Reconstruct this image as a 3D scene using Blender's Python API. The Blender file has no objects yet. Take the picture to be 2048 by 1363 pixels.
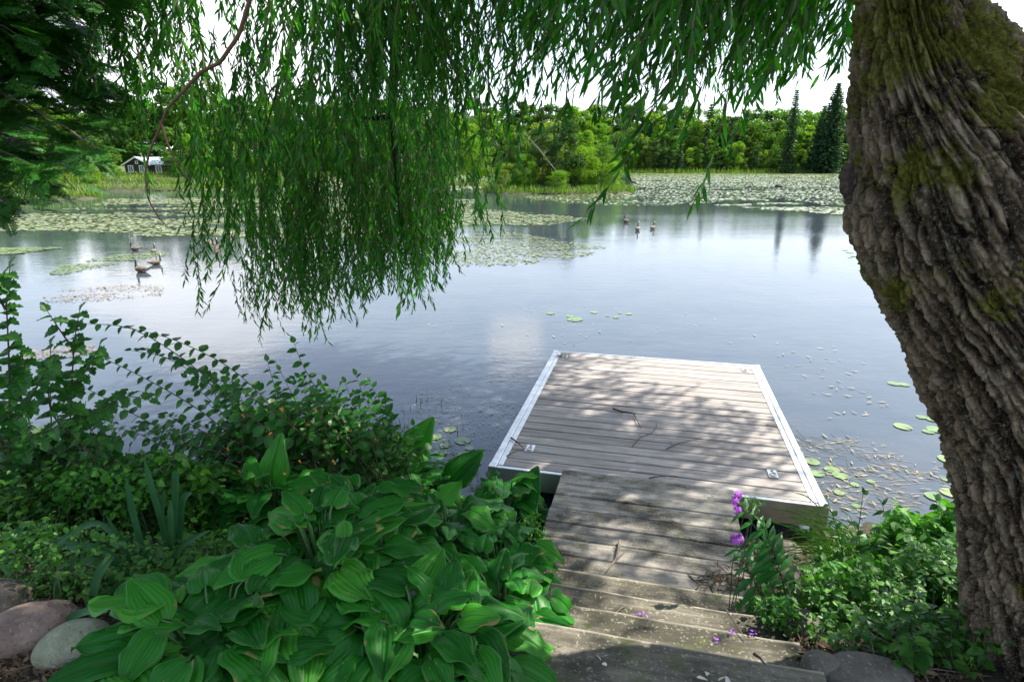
import bpy, math, random
import numpy as np
from mathutils import Vector, Matrix, Euler

rng = np.random.default_rng(7)
random.seed(7)
R_ = math.radians
S = bpy.context.scene
C = S.collection

# ------------------------------------------------------------------ camera, light, exposure
FPX, YH, CAMZ = 1175.0, 325.0, 2.60
PITCH = math.atan2(681.5 - YH, FPX)
cd = bpy.data.cameras.new('camera'); cam = bpy.data.objects.new('camera', cd); C.objects.link(cam)
cam.location = (0, 0, CAMZ); cam.rotation_euler = (math.pi / 2 - PITCH, 0, 0)
cd.sensor_width = 36; cd.lens = 36 * FPX / 2048; cd.clip_start = 0.05; cd.clip_end = 6000
S.camera = cam
SUN_AZ, SUN_EL = 70, 53
w = bpy.data.worlds.new('World'); S.world = w; w.use_nodes = True
nt = w.node_tree; nt.nodes.clear()
def N(nt, typ, **kw):
    n = nt.nodes.new(typ)
    for k, v in kw.items():
        if k.startswith('i_'): n.inputs[k[2:].replace('_', ' ')].default_value = v
        else: setattr(n, k, v)
    return n
sky = N(nt, 'ShaderNodeTexSky', sky_type='NISHITA', sun_disc=False)
sky.sun_elevation = R_(SUN_EL); sky.sun_rotation = R_(SUN_AZ); sky.air_density = 1.0; sky.dust_density = 2.0; sky.ozone_density = 1.0
bgn = N(nt, 'ShaderNodeBackground'); bgn.inputs['Strength'].default_value = 0.14
wo = N(nt, 'ShaderNodeOutputWorld'); tc = N(nt, 'ShaderNodeTexCoord')
# clouds: soft cumulus banks low over the lake and a thin white veil, by direction
nz = N(nt, 'ShaderNodeTexNoise'); nz.inputs['Scale'].default_value = 3.2; nz.inputs['Detail'].default_value = 7; nz.inputs['Roughness'].default_value = 0.58
mp = N(nt, 'ShaderNodeMapping'); mp.inputs['Scale'].default_value = (1, 1, 2.6); mp.inputs['Location'].default_value = (0.37, 1.9, 0.2)
nt.links.new(tc.outputs['Generated'], mp.inputs['Vector']); nt.links.new(mp.outputs[0], nz.inputs['Vector'])
def blob(az, el, c0, c1):
    d = Vector((math.sin(R_(az)) * math.cos(R_(el)), math.cos(R_(az)) * math.cos(R_(el)), math.sin(R_(el))))
    dp = N(nt, 'ShaderNodeVectorMath', operation='DOT_PRODUCT'); dp.inputs[1].default_value = d
    nt.links.new(tc.outputs['Generated'], dp.inputs[0])
    mr = N(nt, 'ShaderNodeMapRange'); mr.inputs[1].default_value = math.cos(R_(c0)); mr.inputs[2].default_value = math.cos(R_(c1))
    nt.links.new(dp.outputs['Value'], mr.inputs[0]); return mr.outputs[0]
def M(op, a, b, clamp=False):
    m = N(nt, 'ShaderNodeMath', operation=op); m.use_clamp = clamp
    for i, v in enumerate((a, b)):
        if isinstance(v, (int, float)): m.inputs[i].default_value = v
        else: nt.links.new(v, m.inputs[i])
    return m.outputs[0]
b = M('MAXIMUM', blob(-27, 8, 13, 3), blob(0.0, 17.3, 4.0, 1.2))
b = M('MAXIMUM', b, M('MULTIPLY', blob(-115, 24, 20, 6), 0.9))
b = M('MAXIMUM', b, M('MULTIPLY', blob(150, 30, 24, 8), 0.9))
cm = M('SUBTRACT', M('ADD', M('MULTIPLY', b, 0.55), nz.outputs['Fac']), 0.74)
cm = M('MULTIPLY', cm, 7.0, True)
mix = N(nt, 'ShaderNodeMix', data_type='RGBA'); mix.inputs['B'].default_value = (6.6, 6.6, 6.9, 1)
nt.links.new(M('MULTIPLY', cm, 0.85), mix.inputs['Factor'])
# thin summer veil: whitens the sky towards the horizon all round
sx = N(nt, 'ShaderNodeSeparateXYZ'); nt.links.new(tc.outputs['Generated'], sx.inputs[0])
vm = N(nt, 'ShaderNodeMapRange'); vm.inputs[1].default_value = 0.0; vm.inputs[2].default_value = 0.45; vm.inputs[3].default_value = 0.85; vm.inputs[4].default_value = 0.12
nt.links.new(sx.outputs['Z'], vm.inputs[0])
veil = N(nt, 'ShaderNodeMix', data_type='RGBA'); veil.inputs['B'].default_value = (5.0, 5.4, 6.1, 1)
nt.links.new(vm.outputs[0], veil.inputs['Factor'])
nt.links.new(sky.outputs[0], veil.inputs['A']); nt.links.new(veil.outputs['Result'], mix.inputs['A'])
nt.links.new(mix.outputs['Result'], bgn.inputs['Color']); nt.links.new(bgn.outputs[0], wo.inputs['Surface'])
sl = bpy.data.lights.new('sun', 'SUN'); so = bpy.data.objects.new('sun', sl); C.objects.link(so)
sl.energy = 5.0; sl.angle = R_(0.53); sl.color = (1.0, 0.93, 0.82)
sd = Vector((math.sin(R_(SUN_AZ)) * math.cos(R_(SUN_EL)), math.cos(R_(SUN_AZ)) * math.cos(R_(SUN_EL)), math.sin(R_(SUN_EL))))
so.rotation_euler = sd.to_track_quat('Z', 'Y').to_euler(); so.location = (4, 2, 20)
S.view_settings.view_transform = 'Standard'; S.view_settings.look = 'None'; S.view_settings.gamma = 1
S.view_settings.exposure = 1.3; S.view_settings.use_curve_mapping = False
S.cycles.max_bounces = 7; S.cycles.diffuse_bounces = 4; S.cycles.glossy_bounces = 3; S.cycles.transmission_bounces = 4
S.cycles.use_denoising = True; S.cycles.caustics_reflective = False; S.cycles.caustics_refractive = False

# ------------------------------------------------------------------ geometry helpers
CP, SP = math.cos(PITCH), math.sin(PITCH)
def ray(px, py):
    x = (px - 1024) / FPX; y = (681.5 - py) / FPX
    return np.array([x, CP + y * SP, -SP + y * CP])
def at(px, py, Y):                      # the place at forward distance Y seen there
    r = ray(px, py); return r * (Y / r[1]) + np.array([0, 0, CAMZ])
def on(px, py, z):                      # the place at height z seen there
    r = ray(px, py); return r * ((z - CAMZ) / r[2]) + np.array([0, 0, CAMZ])
_T = rng.random((64, 64, 64)).astype(np.float32)
def noise3(p):
    p = np.asarray(p, float); i = np.floor(p).astype(int); f = p - i; f = f * f * (3 - 2 * f); i &= 63; j = (i + 1) & 63
    def g(a, b, c): return _T[a, b, c]
    x0, y0, z0 = i[..., 0], i[..., 1], i[..., 2]; x1, y1, z1 = j[..., 0], j[..., 1], j[..., 2]
    u, v, t = f[..., 0], f[..., 1], f[..., 2]
    a = g(x0, y0, z0) * (1 - u) + g(x1, y0, z0) * u; b = g(x0, y1, z0) * (1 - u) + g(x1, y1, z0) * u
    c = g(x0, y0, z1) * (1 - u) + g(x1, y0, z1) * u; d = g(x0, y1, z1) * (1 - u) + g(x1, y1, z1) * u
    return (a * (1 - v) + b * v) * (1 - t) + (c * (1 - v) + d * v) * t
def fbm(p, o=4):
    s = 0; a = 0.5; p = np.asarray(p, float)
    for k in range(o): s = s + a * noise3(p * 2 ** k + 7.3 * k); a *= 0.5
    return s

class B:                                 # gathers vertices and faces, then links ONE mesh object
    def __init__(s): s.v = []; s.n = 0; s.f = []   # f: (faces array (n,k), material index)
    def add(s, V, F, m=0):
        V = np.asarray(V, np.float32).reshape(-1, 3)
        groups = {}
        if isinstance(F, np.ndarray): groups[F.shape[1]] = F
        else:
            for f in F: groups.setdefault(len(f), []).append(f)
        for k, g in groups.items(): s.f.append((np.asarray(g, np.int64) + s.n, m))
        s.v.append(V); s.n += len(V); return s
    def scatter(s, shape, P, Rm, Sc, m=0):
        V, F = shape; V = np.asarray(V, float); P = np.asarray(P, float); n = len(P)
        if n == 0: return s
        Sc = np.asarray(Sc, float); Sc = Sc.reshape(n, 1, -1) if Sc.ndim else np.full((n, 1, 1), Sc)
        W = np.einsum('nij,nkj->nki', Rm, V[None] * Sc) + P[:, None, :]
        off = (np.arange(n) * len(V))[:, None, None]
        groups = {}
        for f in F: groups.setdefault(len(f), []).append(f)
        for k, g in groups.items():
            s.f.append(((np.array(g)[None] + off).reshape(-1, k) + s.n, m))
        s.v.append(W.reshape(-1, 3).astype(np.float32)); s.n += n * len(V); return s
    def box(s, a, b_, m=0, bev=0):
        x0, y0, z0 = a; x1, y1, z1 = b_; e = bev
        if e == 0:
            V = [(x0, y0, z0), (x1, y0, z0), (x1, y1, z0), (x0, y1, z0), (x0, y0, z1), (x1, y0, z1), (x1, y1, z1), (x0, y1, z1)]
            F = [(0, 3, 2, 1), (4, 5, 6, 7), (0, 1, 5, 4), (1, 2, 6, 5), (2, 3, 7, 6), (3, 0, 4, 7)]
            return s.add(V, F, m)
        V = []
        for (z, q) in ((z0, 0), (z1 - e, 0), (z1, e)):
            V += [(x0 + q, y0 + q, z), (x1 - q, y0 + q, z), (x1 - q, y1 - q, z), (x0 + q, y1 - q, z)]
        F = [(0, 3, 2, 1), (8, 9, 10, 11)]
        for k in (0, 4):
            for j in range(4): F.append((k + j, k + (j + 1) % 4, k + 4 + (j + 1) % 4, k + 4 + j))
        return s.add(V, F, m)
    def tube(s, pts, rad, seg=6, m=0, cap=True):
        pts = np.asarray(pts, float); n = len(pts); rad = np.broadcast_to(np.asarray(rad, float), (n,))
        T = np.gradient(pts, axis=0); T /= np.linalg.norm(T, axis=1)[:, None] + 1e-9
        up = np.array([0, 0, 1.0]) if abs(T[0][2]) < 0.9 else np.array([0, 1.0, 0])
        V = []
        for i in range(n):
            x = np.cross(up, T[i]); x /= np.linalg.norm(x) + 1e-9; y = np.cross(T[i], x); up = y if False else up
            a = np.arange(seg) * 2 * math.pi / seg
            V.append(pts[i] + rad[i] * (np.cos(a)[:, None] * x + np.sin(a)[:, None] * y))
        F = [(i * seg + j, i * seg + (j + 1) % seg, (i + 1) * seg + (j + 1) % seg, (i + 1) * seg + j) for i in range(n - 1) for j in range(seg)]
        s.add(np.concatenate(V), np.array(F), m)
        if cap and seg > 2:
            s.add(V[0], [tuple(range(seg))[::-1]], m); s.add(V[-1], [tuple(range(seg))], m)
        return s
    def mesh(s, name, mats, smooth=False):
        me = bpy.data.meshes.new(name); V = np.concatenate(s.v)
        me.vertices.add(len(V)); me.vertices.foreach_set('co', V.ravel())
        nl = sum(f.size for f, _ in s.f); nf = sum(len(f) for f, _ in s.f)
        me.loops.add(nl); me.polygons.add(nf)
        me.loops.foreach_set('vertex_index', np.concatenate([f.ravel() for f, _ in s.f]).astype(np.int32))
        tot = np.concatenate([np.full(len(f), f.shape[1]) for f, _ in s.f])
        me.polygons.foreach_set('loop_start', (np.cumsum(tot) - tot).astype(np.int32))
        me.polygons.foreach_set('material_index', np.concatenate([np.full(len(f), m) for f, m in s.f]).astype(np.int32))
        for m in (mats if isinstance(mats, (list, tuple)) else [mats]): me.materials.append(m)
        me.polygons.foreach_set('use_smooth', np.full(nf, bool(smooth)))
        me.update(calc_edges=True); return me
    def build(s, name, mats, parent=None, smooth=False):
        return link(name, s.mesh(name, mats, smooth), parent)
def link(name, me, parent=None, loc=None, rot=None, sc=None):
    o = bpy.data.objects.new(name, me); C.objects.link(o)
    if parent is not None: o.parent = parent
    if loc is not None: o.location = loc
    if rot is not None: o.rotation_euler = rot
    if sc is not None: o.scale = sc if hasattr(sc, '__len__') else (sc,) * 3
    return o
def tag(o, label=None, cat=None, group=None, kind=None):
    if label: o['label'] = label
    if cat: o['category'] = cat
    if group: o['group'] = group
    if kind: o['kind'] = kind
    return o
def thing(name, label, cat, loc=(0, 0, 0), rz=0, group=None, sc=1):
    o = bpy.data.objects.new(name, None); C.objects.link(o); o.empty_display_size = 0.2
    o.location = loc; o.rotation_euler = (0, 0, rz); o.scale = (sc,) * 3 if not hasattr(sc, '__len__') else sc
    return tag(o, label, cat, group)
def frames(d, n):                        # rotation matrices: y along d, z near n
    d = np.asarray(d, float); d = d / (np.linalg.norm(d, axis=-1, keepdims=True) + 1e-9)
    x = np.cross(d, n); x /= np.linalg.norm(x, axis=-1, keepdims=True) + 1e-9
    z = np.cross(x, d); return np.stack([x, d, z], -1)
def rdir(n, up=0.0):
    v = rng.normal(size=(n, 3)); v[:, 2] += up; return v / np.linalg.norm(v, axis=1)[:, None]
def leafshape(prof, fold=0.15, bend=0.15, wave=0.0):    # prof: (t, halfwidth) rows; three columns
    V = []; F = []; k = 0; rows = []
    for i, (t, h) in enumerate(prof):
        z = -bend * t * t
        if h < 1e-4: V.append((0, t, z)); rows.append((k,)); k += 1
        else:
            q = wave * (1 if i % 2 else -1)
            V += [(-h, t, z + fold * h + q), (0, t, z), (h, t, z + fold * h - q)]; rows.append((k, k + 1, k + 2)); k += 3
    for a, b_ in zip(rows, rows[1:]):
        if len(a) == 1: F += [(a[0], b_[1], b_[0]), (a[0], b_[2], b_[1])]
        elif len(b_) == 1: F += [(a[0], a[1], b_[0]), (a[1], a[2], b_[0])]
        else: F += [(a[0], a[1], b_[1], b_[0]), (a[1], a[2], b_[2], b_[1])]
    return np.array(V), F
LANCE = (np.array([(0, 0, 0), (-.07, .3, .01), (.07, .3, -.01), (-.06, .65, -.02), (.06, .65, -.04), (.02, 1, -.12)]), [(0, 2, 1), (1, 2, 4, 3), (3, 4, 5)])
OVATE = leafshape([(0, 0), (.12, .2), (.38, .33), (.68, .25), (1, 0)], 0.25, 0.25)
ROUND = leafshape([(0, 0), (.08, .26), (.36, .42), (.7, .33), (1, 0)], 0.2, 0.2)
JAG = leafshape([(0, 0), (.05, .34), (.18, .3), (.3, .46), (.42, .34), (.55, .38), (.66, .2), (.8, .22), (1, 0)], 0.3, 0.3, 0.02)
STRAPL = leafshape([(0, .03), (.2, .045), (.4, .05), (.6, .045), (.8, .03), (1, 0)], 0.5, 0.9)
QUAD = (np.array([(-.5, 0, 0), (0, .35, .12), (.5, 0, 0), (0, -.35, .1)]), [(0, 3, 2, 1)])
CLUMP = (np.array([(-.5, 0, 0), (.1, .42, .15), (.5, -.1, 0), (-.1, -.4, .1), (.05, .05, .4), (-.1, -.05, -.3)]), [(0, 3, 1), (3, 2, 1), (4, 5, 0), (4, 2, 5)])

# ------------------------------------------------------------------ materials
def newmat(name):
    m = bpy.data.materials.new(name); m.use_nodes = True; t = m.node_tree; t.nodes.clear()
    out = N(t, 'ShaderNodeOutputMaterial'); p = N(t, 'ShaderNodeBsdfPrincipled'); t.links.new(p.outputs[0], out.inputs['Surface'])
    return m, t, p, out
def ramp(t, fac, stops):
    r = N(t, 'ShaderNodeValToRGB'); e = r.color_ramp.elements
    while len(e) < len(stops): e.new(0.5)
    for k, (pos, col) in enumerate(stops):
        e[k].position = pos; e[k].color = (*col, 1) if len(col) == 3 else col
    t.links.new(fac, r.inputs[0]); return r.outputs[0]
def noise(t, vec, scale, detail=4, rough=0.55, msc=None):
    if msc is not None:
        mp = N(t, 'ShaderNodeMapping'); mp.inputs['Scale'].default_value = msc; t.links.new(vec, mp.inputs['Vector']); vec = mp.outputs[0]
    n = N(t, 'ShaderNodeTexNoise'); n.inputs['Scale'].default_value = scale; n.inputs['Detail'].default_value = detail; n.inputs['Roughness'].default_value = rough
    t.links.new(vec, n.inputs['Vector']); return n.outputs['Fac']
def mixc(t, f, a, b_, blend='MIX'):
    m = N(t, 'ShaderNodeMix', data_type='RGBA', blend_type=blend)
    for key, v in (('Factor', f), ('A', a), ('B', b_)):
        if isinstance(v, (int, float)): m.inputs[key].default_value = v
        elif isinstance(v, tuple): m.inputs[key].default_value = (*v, 1) if len(v) == 3 else v
        else: t.links.new(v, m.inputs[key])
    return m.outputs['Result']
def mrange(t, v, a, b_, c=0, d=1):
    m = N(t, 'ShaderNodeMapRange')
    for i, x in enumerate((a, b_, c, d)): m.inputs[i + 1].default_value = x
    t.links.new(v, m.inputs[0]); return m.outputs[0]
def bump(t, h, strength, dist, p):
    bn = N(t, 'ShaderNodeBump'); bn.inputs['Strength'].default_value = strength; bn.inputs['Distance'].default_value = dist
    t.links.new(h, bn.inputs['Height']); t.links.new(bn.outputs[0], p.inputs['Normal']); return bn
def geo(t): return N(t, 'ShaderNodeNewGeometry')
def leafmat(name, cols, trans=0.35, rough=0.45, tcol=None, byobj=False, spec=0.4, hole=False):
    m, t, p, out = newmat(name)
    g = geo(t); fac = g.outputs['Random Per Island']
    if byobj:
        oi = N(t, 'ShaderNodeObjectInfo'); a = N(t, 'ShaderNodeMath', operation='FRACT'); s_ = N(t, 'ShaderNodeMath', operation='MULTIPLY_ADD')
        s_.inputs[1].default_value = 0.35; t.links.new(fac, s_.inputs[0]); t.links.new(oi.outputs['Random'], s_.inputs[2])
        q = N(t, 'ShaderNodeMath', operation='MULTIPLY'); q.inputs[1].default_value = 0.74; t.links.new(s_.outputs[0], q.inputs[0]); fac = q.outputs[0]
    n = len(cols); c = ramp(t, fac, [(k / max(n - 1, 1), cols[k]) for k in range(n)])
    nn = noise(t, g.outputs['Position'], 9.0, 3)
    c = mixc(t, mrange(t, nn, .3, .7), c, mixc(t, 1.0, c, (.62, .66, .6), 'MULTIPLY'))
    t.links.new(c, p.inputs['Base Color']); p.inputs['Roughness'].default_value = rough; p.inputs['Specular IOR Level'].default_value = spec
    if trans > 0:
        tr = N(t, 'ShaderNodeBsdfTranslucent'); t.links.new(mixc(t, 1.0, c, tcol or (1.5, 1.9, 0.5), 'MULTIPLY'), tr.inputs['Color'])
        ms = N(t, 'ShaderNodeMixShader'); ms.inputs[0].default_value = trans
        t.links.new(p.outputs[0], ms.inputs[1]); t.links.new(tr.outputs[0], ms.inputs[2]); t.links.new(ms.outputs[0], out.inputs['Surface'])
    return m
def plain(name, col, rough=0.6, metal=0.0, var=0.25, sc=20, bmp=0.0, col2=None):
    m, t, p, out = newmat(name); g = geo(t)
    tcn = N(t, 'ShaderNodeTexCoord'); n = noise(t, tcn.outputs['Object'], sc, 5)
    c2 = col2 or tuple(x * (1 - var) for x in col)
    t.links.new(mixc(t, mrange(t, n, .3, .7), col, c2), p.inputs['Base Color'])
    p.inputs['Roughness'].default_value = rough; p.inputs['Metallic'].default_value = metal
    if bmp: bump(t, n, bmp, 0.02, p)
    return m
# ------------------------------------------------------------------ the setting: ground, water
DK_A = np.array([0.23446, 0.97213]); DK_B = np.array([0.97213, -0.23446])     # along the dock, across it
_sx = np.array([-40, -12, -7, -4, -2.5, -1.2, 0.0, 0.8, 1.6, 2.4, 3.4, 5, 9, 40.])
_sy = np.array([3., 6.5, 5.2, 4.5, 4.25, 3.95, 3.62, 3.5, 3.55, 3.75, 3.9, 4.4, 5.5, 3.])
def near_h(x, y):
    s = np.interp(x, _sx, _sy) - y + 0.12 * (fbm(np.stack([x * 1.3, y * 1.3, 0 * x], -1), 3) - .47)
    q = np.clip(s / 2.2, 0, 1); h = np.where(s > 0, 0.04 + 0.86 * q * q * (3 - 2 * q), np.maximum(s * 0.35, -1.2))
    h = h + np.where(s > 0, 0.09 * (fbm(np.stack([x * 3, y * 3, 0 * x], -1), 4) - .47), 0) + np.clip(s - 2.2, 0, 60) * 0.03
    al = x * DK_A[0] + y * DK_A[1]; ac = x * DK_B[0] + y * DK_B[1]
    return h - np.where((np.abs(ac - .05) < .62) & (al < 3.9) & (s > 0), 0.13, 0)
_fp = np.array([-9000, -3000, -1200, -600, -200, 0, 120, 230, 330, 470, 700, 950, 1250, 1700, 2100, 2700, 3500, 6000, 12000.])
_fd = np.array([25, 30, 38, 44, 54, 70, 86, 92, 96, 100, 118, 130, 150, 155, 150, 120, 85, 45, 25.])
def far_h(x, y):
    px = 1024 + x / np.maximum(y, 1e-3) * 1228.0
    D = np.interp(px, _fp, _fd); D = np.where(y <= 0.5, 1e9, D)
    rr = np.hypot(x, y); k = (y - D) / np.maximum(D, 1) * np.clip(D, 20, 160)
    k = k + 3.0 * (fbm(np.stack([x * .12, y * .12, 0 * x + 3], -1), 3) - .47)
    h = np.where(k > 0, 0.35 * np.clip(k / 3, 0, 1) + 0.03 * k, np.maximum(k * .2, -1.2))
    return np.minimum(h, 9 + 3 * fbm(np.stack([x * .01, y * .01, 0 * x], -1), 3))
def ground_h(x, y):
    x = np.asarray(x, float); y = np.asarray(y, float)
    return np.maximum(near_h(x, y), far_h(x, y))
m_ground, t, p, out = newmat('earth'); g = geo(t)
n1 = noise(t, g.outputs['Position'], 7, 6); n2 = noise(t, g.outputs['Position'], 60, 4)
soil = ramp(t, n1, [(.3, (.018, .012, .008)), (.55, (.05, .035, .022)), (.75, (.09, .065, .04))])
soil = mixc(t, mrange(t, n2, .45, .7), soil, (.03, .04, .015))
ln = N(t, 'ShaderNodeVectorMath', operation='LENGTH'); t.links.new(g.outputs['Position'], ln.inputs[0])
c = mixc(t, mrange(t, ln.outputs['Value'], 12, 30), soil, ramp(t, noise(t, g.outputs['Position'], .3, 5), [(.35, (.05, .09, .015)), (.7, (.10, .15, .03))]))
t.links.new(c, p.inputs['Base Color']); p.inputs['Roughness'].default_value = .95; bump(t, n2, .8, .03, p)
rad = np.concatenate([[0.02], np.geomspace(0.35, 5000, 290)]); th = np.linspace(0, 2 * math.pi, 420, endpoint=False)
RR, TT = np.meshgrid(rad, th, indexing='ij'); X = RR * np.sin(TT); Y = RR * np.cos(TT)
V = np.stack([X, Y, ground_h(X, Y)], -1).reshape(-1, 3); nr, na = RR.shape
i, j = np.meshgrid(np.arange(nr - 1), np.arange(na), indexing='ij')
F = np.stack([i * na + j, i * na + (j + 1) % na, (i + 1) * na + (j + 1) % na, (i + 1) * na + j], -1).reshape(-1, 4)
tag(B().add(V, F[:, ::-1]).build('ground', m_ground, smooth=True), kind='structure')

m_water, t, p, out = newmat('pond_water'); g = geo(t)
n1 = noise(t, g.outputs['Position'], 2.2, 3, .6, (1, 2.2, 1)); n2 = noise(t, g.outputs['Position'], 9, 3, .6, (1, 1.8, 1)); n3 = noise(t, g.outputs['Position'], .12, 3, .5, (.6, 1.6, 1))
a = N(t, 'ShaderNodeMath', operation='MULTIPLY_ADD'); a.inputs[1].default_value = .30; t.links.new(n2, a.inputs[0]); t.links.new(n1, a.inputs[2])
q = N(t, 'ShaderNodeMath', operation='MULTIPLY'); t.links.new(a.outputs[0], q.inputs[0]); t.links.new(mrange(t, n3, .4, .62, .35, 1.0), q.inputs[1])
bump(t, q.outputs[0], .10, .05, p)
n4 = noise(t, g.outputs['Position'], 1.1, 5, .6)
t.links.new(ramp(t, n4, [(.35, (.030, .044, .058)), (.7, (.050, .062, .072))]), p.inputs['Base Color'])
p.inputs['Roughness'].default_value = .04; p.inputs['IOR'].default_value = 1.52
xs = np.linspace(-1, 1, 41); xs = np.sign(xs) * np.abs(xs) ** 3 * 3000
GX, GY = np.meshgrid(xs, xs, indexing='ij'); i, j = np.meshgrid(np.arange(40), np.arange(40), indexing='ij')
F = np.stack([i * 41 + j, (i + 1) * 41 + j, (i + 1) * 41 + j + 1, i * 41 + j + 1], -1).reshape(-1, 4)
tag(B().add(np.stack([GX, GY, 0 * GX], -1).reshape(-1, 3), F).build('water', m_water), kind='structure')

# ------------------------------------------------------------------ islands and grassy points standing in the pond
m_bank = plain('bank_soil', (.06, .07, .025), .95, var=.5, sc=1.2)
m_reed = leafmat('reed_green', [(.09, .17, .015), (.14, .24, .02), (.17, .25, .04)], .3, .5, (1.3, 1.6, .5))
def mound(name, cx, cy, rx, ry, h, rz=0):
    b = B(); n = 40; V = [(0, 0, h)]; F = []
    for k, f in enumerate((.5, .8, .95, 1.08)):
        for a_ in range(n):
            an = a_ * 2 * math.pi / n; q = f * (1 + .16 * math.sin(3 * an + cx) + .1 * math.sin(7 * an + cy))
            V.append((q * rx * math.cos(an), q * ry * math.sin(an), (h * .95, h * .7, h * .3, -.25)[k] + .04 * random.random()))
    F = [(0, 1 + a_, 1 + (a_ + 1) % n) for a_ in range(n)] + [(1 + k * n + a_, 1 + (k + 1) * n + a_, 1 + (k + 1) * n + (a_ + 1) % n, 1 + k * n + (a_ + 1) % n) for k in range(3) for a_ in range(n)]
    b.add(V, F); o = b.build(name, m_bank, smooth=True); o.location = (cx, cy, 0); o.rotation_euler.z = rz
    return tag(o, kind='structure')
def blades(name, P, h0, h1, wid, mat, lean=.35, seg=3, parent=None, stuff=True):
    P = np.asarray(P, float); n = len(P); H = rng.uniform(h0, h1, n); a = rng.uniform(0, 2 * math.pi, n)
    d = np.stack([np.cos(a) * lean * rng.random(n), np.sin(a) * lean * rng.random(n), np.zeros(n)], -1)
    side = rdir(n) * [1, 1, 0]; side /= np.linalg.norm(side, axis=1)[:, None]; V = []
    for k in range(seg + 1):
        f = k / seg; c_ = P + np.array([0, 0, 1]) * (H * f)[:, None] * (1 - .25 * f) + d * (H * f * f)[:, None]
        wv = side * (wid * (1 - f * .85) * .5); V += [c_ - wv, c_ + wv]
    V = np.stack(V, 1); b = B(); base = (np.arange(n) * (2 * seg + 2))[:, None]
    F = np.concatenate([base + np.array([[2 * k, 2 * k + 1, 2 * k + 3, 2 * k + 2]]) for k in range(seg)])
    b.add(V.reshape(-1, 3), F); o = b.build(name, mat, parent)
    return tag(o, kind='stuff') if stuff else o
def in_ellipse(n, cx, cy, rx, ry, lo=0., rz=0):
    a = rng.uniform(0, 2 * math.pi, n); r = np.sqrt(rng.uniform(lo, 1, n)); x = r * rx * np.cos(a); y = r * ry * np.sin(a)
    return cx + x * math.cos(rz) - y * math.sin(rz), cy + x * math.sin(rz) + y * math.cos(rz)
isl = [('island', 4.3, 56, 6.4, 4.2, .35), ('island', -5.5, 74, 9, 5, .35), ('grassy_point', -39, 62, 9.5, 4.0, .4), ('grassy_point', -41, 46, 8.5, 3.6, .4), ('grassy_point', -31, 67, 6.8, 3.0, .4), ('grassy_point', -46, 88, 12, 4, .5)]
tall = []
for nm, cx, cy, rx, ry, h in isl:
    mound(nm, cx, cy, rx, ry, h)
    x, y = in_ellipse(2600, cx, cy, rx * 1.12, ry * 1.12, .3); tall.append(np.stack([x, y, np.full(len(x), h * .25)], -1))
tag(blades('grass', np.concatenate(tall), .3, .95, .09, m_reed, .5), 'tall yellow green grass fringing the islands and points out on the pond', 'grass')
# reeds along the far shore
px = rng.uniform(-500, 2500, 9000); D = np.interp(px, _fp, _fd) + rng.uniform(-2.5, 3, 9000); x = (px - 1024) / 1228 * D
tag(blades('reeds', np.stack([x, D, np.full(9000, -.05)], -1), .8, 2.0, .16, m_reed, .3), 'green reeds along the far shore below the trees', 'reeds')

# ------------------------------------------------------------------ trees of the far shore
m_bark_far = plain('grey_bark', (.12, .10, .08), .9, var=.4)
m_bark_dead = plain('bleached_wood', (.26, .24, .21), .8, var=.2)
g_bright = leafmat('leaf_bright', [(.095, .25, .012), (.14, .31, .018), (.20, .36, .03)], .5, .5, (1.7, 1.6, .5), True)
g_mid = leafmat('leaf_mid', [(.06, .17, .015), (.095, .22, .02), (.14, .27, .035)], .45, .5, (1.6, 1.6, .6), True)
g_dark = leafmat('leaf_dark', [(.03, .085, .015), (.05, .115, .02), (.08, .14, .03)], .35, .5, None, True)
g_yel = leafmat('leaf_yellowish', [(.14, .25, .03), (.19, .29, .035), (.25, .31, .05)], .5, .5, (1.4, 1.4, .5), True)
g_con = leafmat('needle_dark', [(.022, .065, .026), (.036, .095, .034), (.058, .12, .042)], .3, .55, None, True)
def crown_broad(h, r, nb, nq, sz, lo=.25, top=1.0):      # clumps spread through the crown's volume
    b = B(); cs = []
    for k in range(nb):
        z = lo + (1 - lo) * rng.random() ** .9; f = math.sqrt(max(0.06, 1 - ((z - .52) / .54) ** 2)); a = rng.uniform(0, 6.28); q = r * f * math.sqrt(rng.uniform(.1, 1)) * .85
        cs.append((q * math.cos(a), q * math.sin(a), z * h, rng.uniform(.16, .34) * r))
    for cx, cy, cz, cr in cs:
        n = nq // nb; d = rdir(n, .35); P = np.array([cx, cy, cz]) + d * (cr * rng.uniform(.55, 1.15, n))[:, None] * [1.15, 1.15, .8]
        b.scatter(CLUMP, P, frames(rdir(n), d + .7 * rdir(n)), sz * rng.uniform(.6, 1.3, n))
    return b
def trunk_far(h, r, mat=None, limbs=4):
    b = B(); k = np.linspace(0, 1, 7); b.tube(np.stack([.25 * r * np.sin(k * 5) * 3, .2 * r * np.cos(k * 4) * 3, k * h * .85 - .4], -1), r * (1 - .75 * k), 6)
    for q in range(limbs):
        a = random.uniform(0, 6.28); z = h * random.uniform(.3, .65); L = h * .25
        b.tube([(0, 0, z), (L * .4 * math.cos(a), L * .4 * math.sin(a), z + L * .5), (L * .8 * math.cos(a), L * .8 * math.sin(a), z + L * .8)], [r * .4, r * .3, r * .12], 4)
    return b
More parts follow.
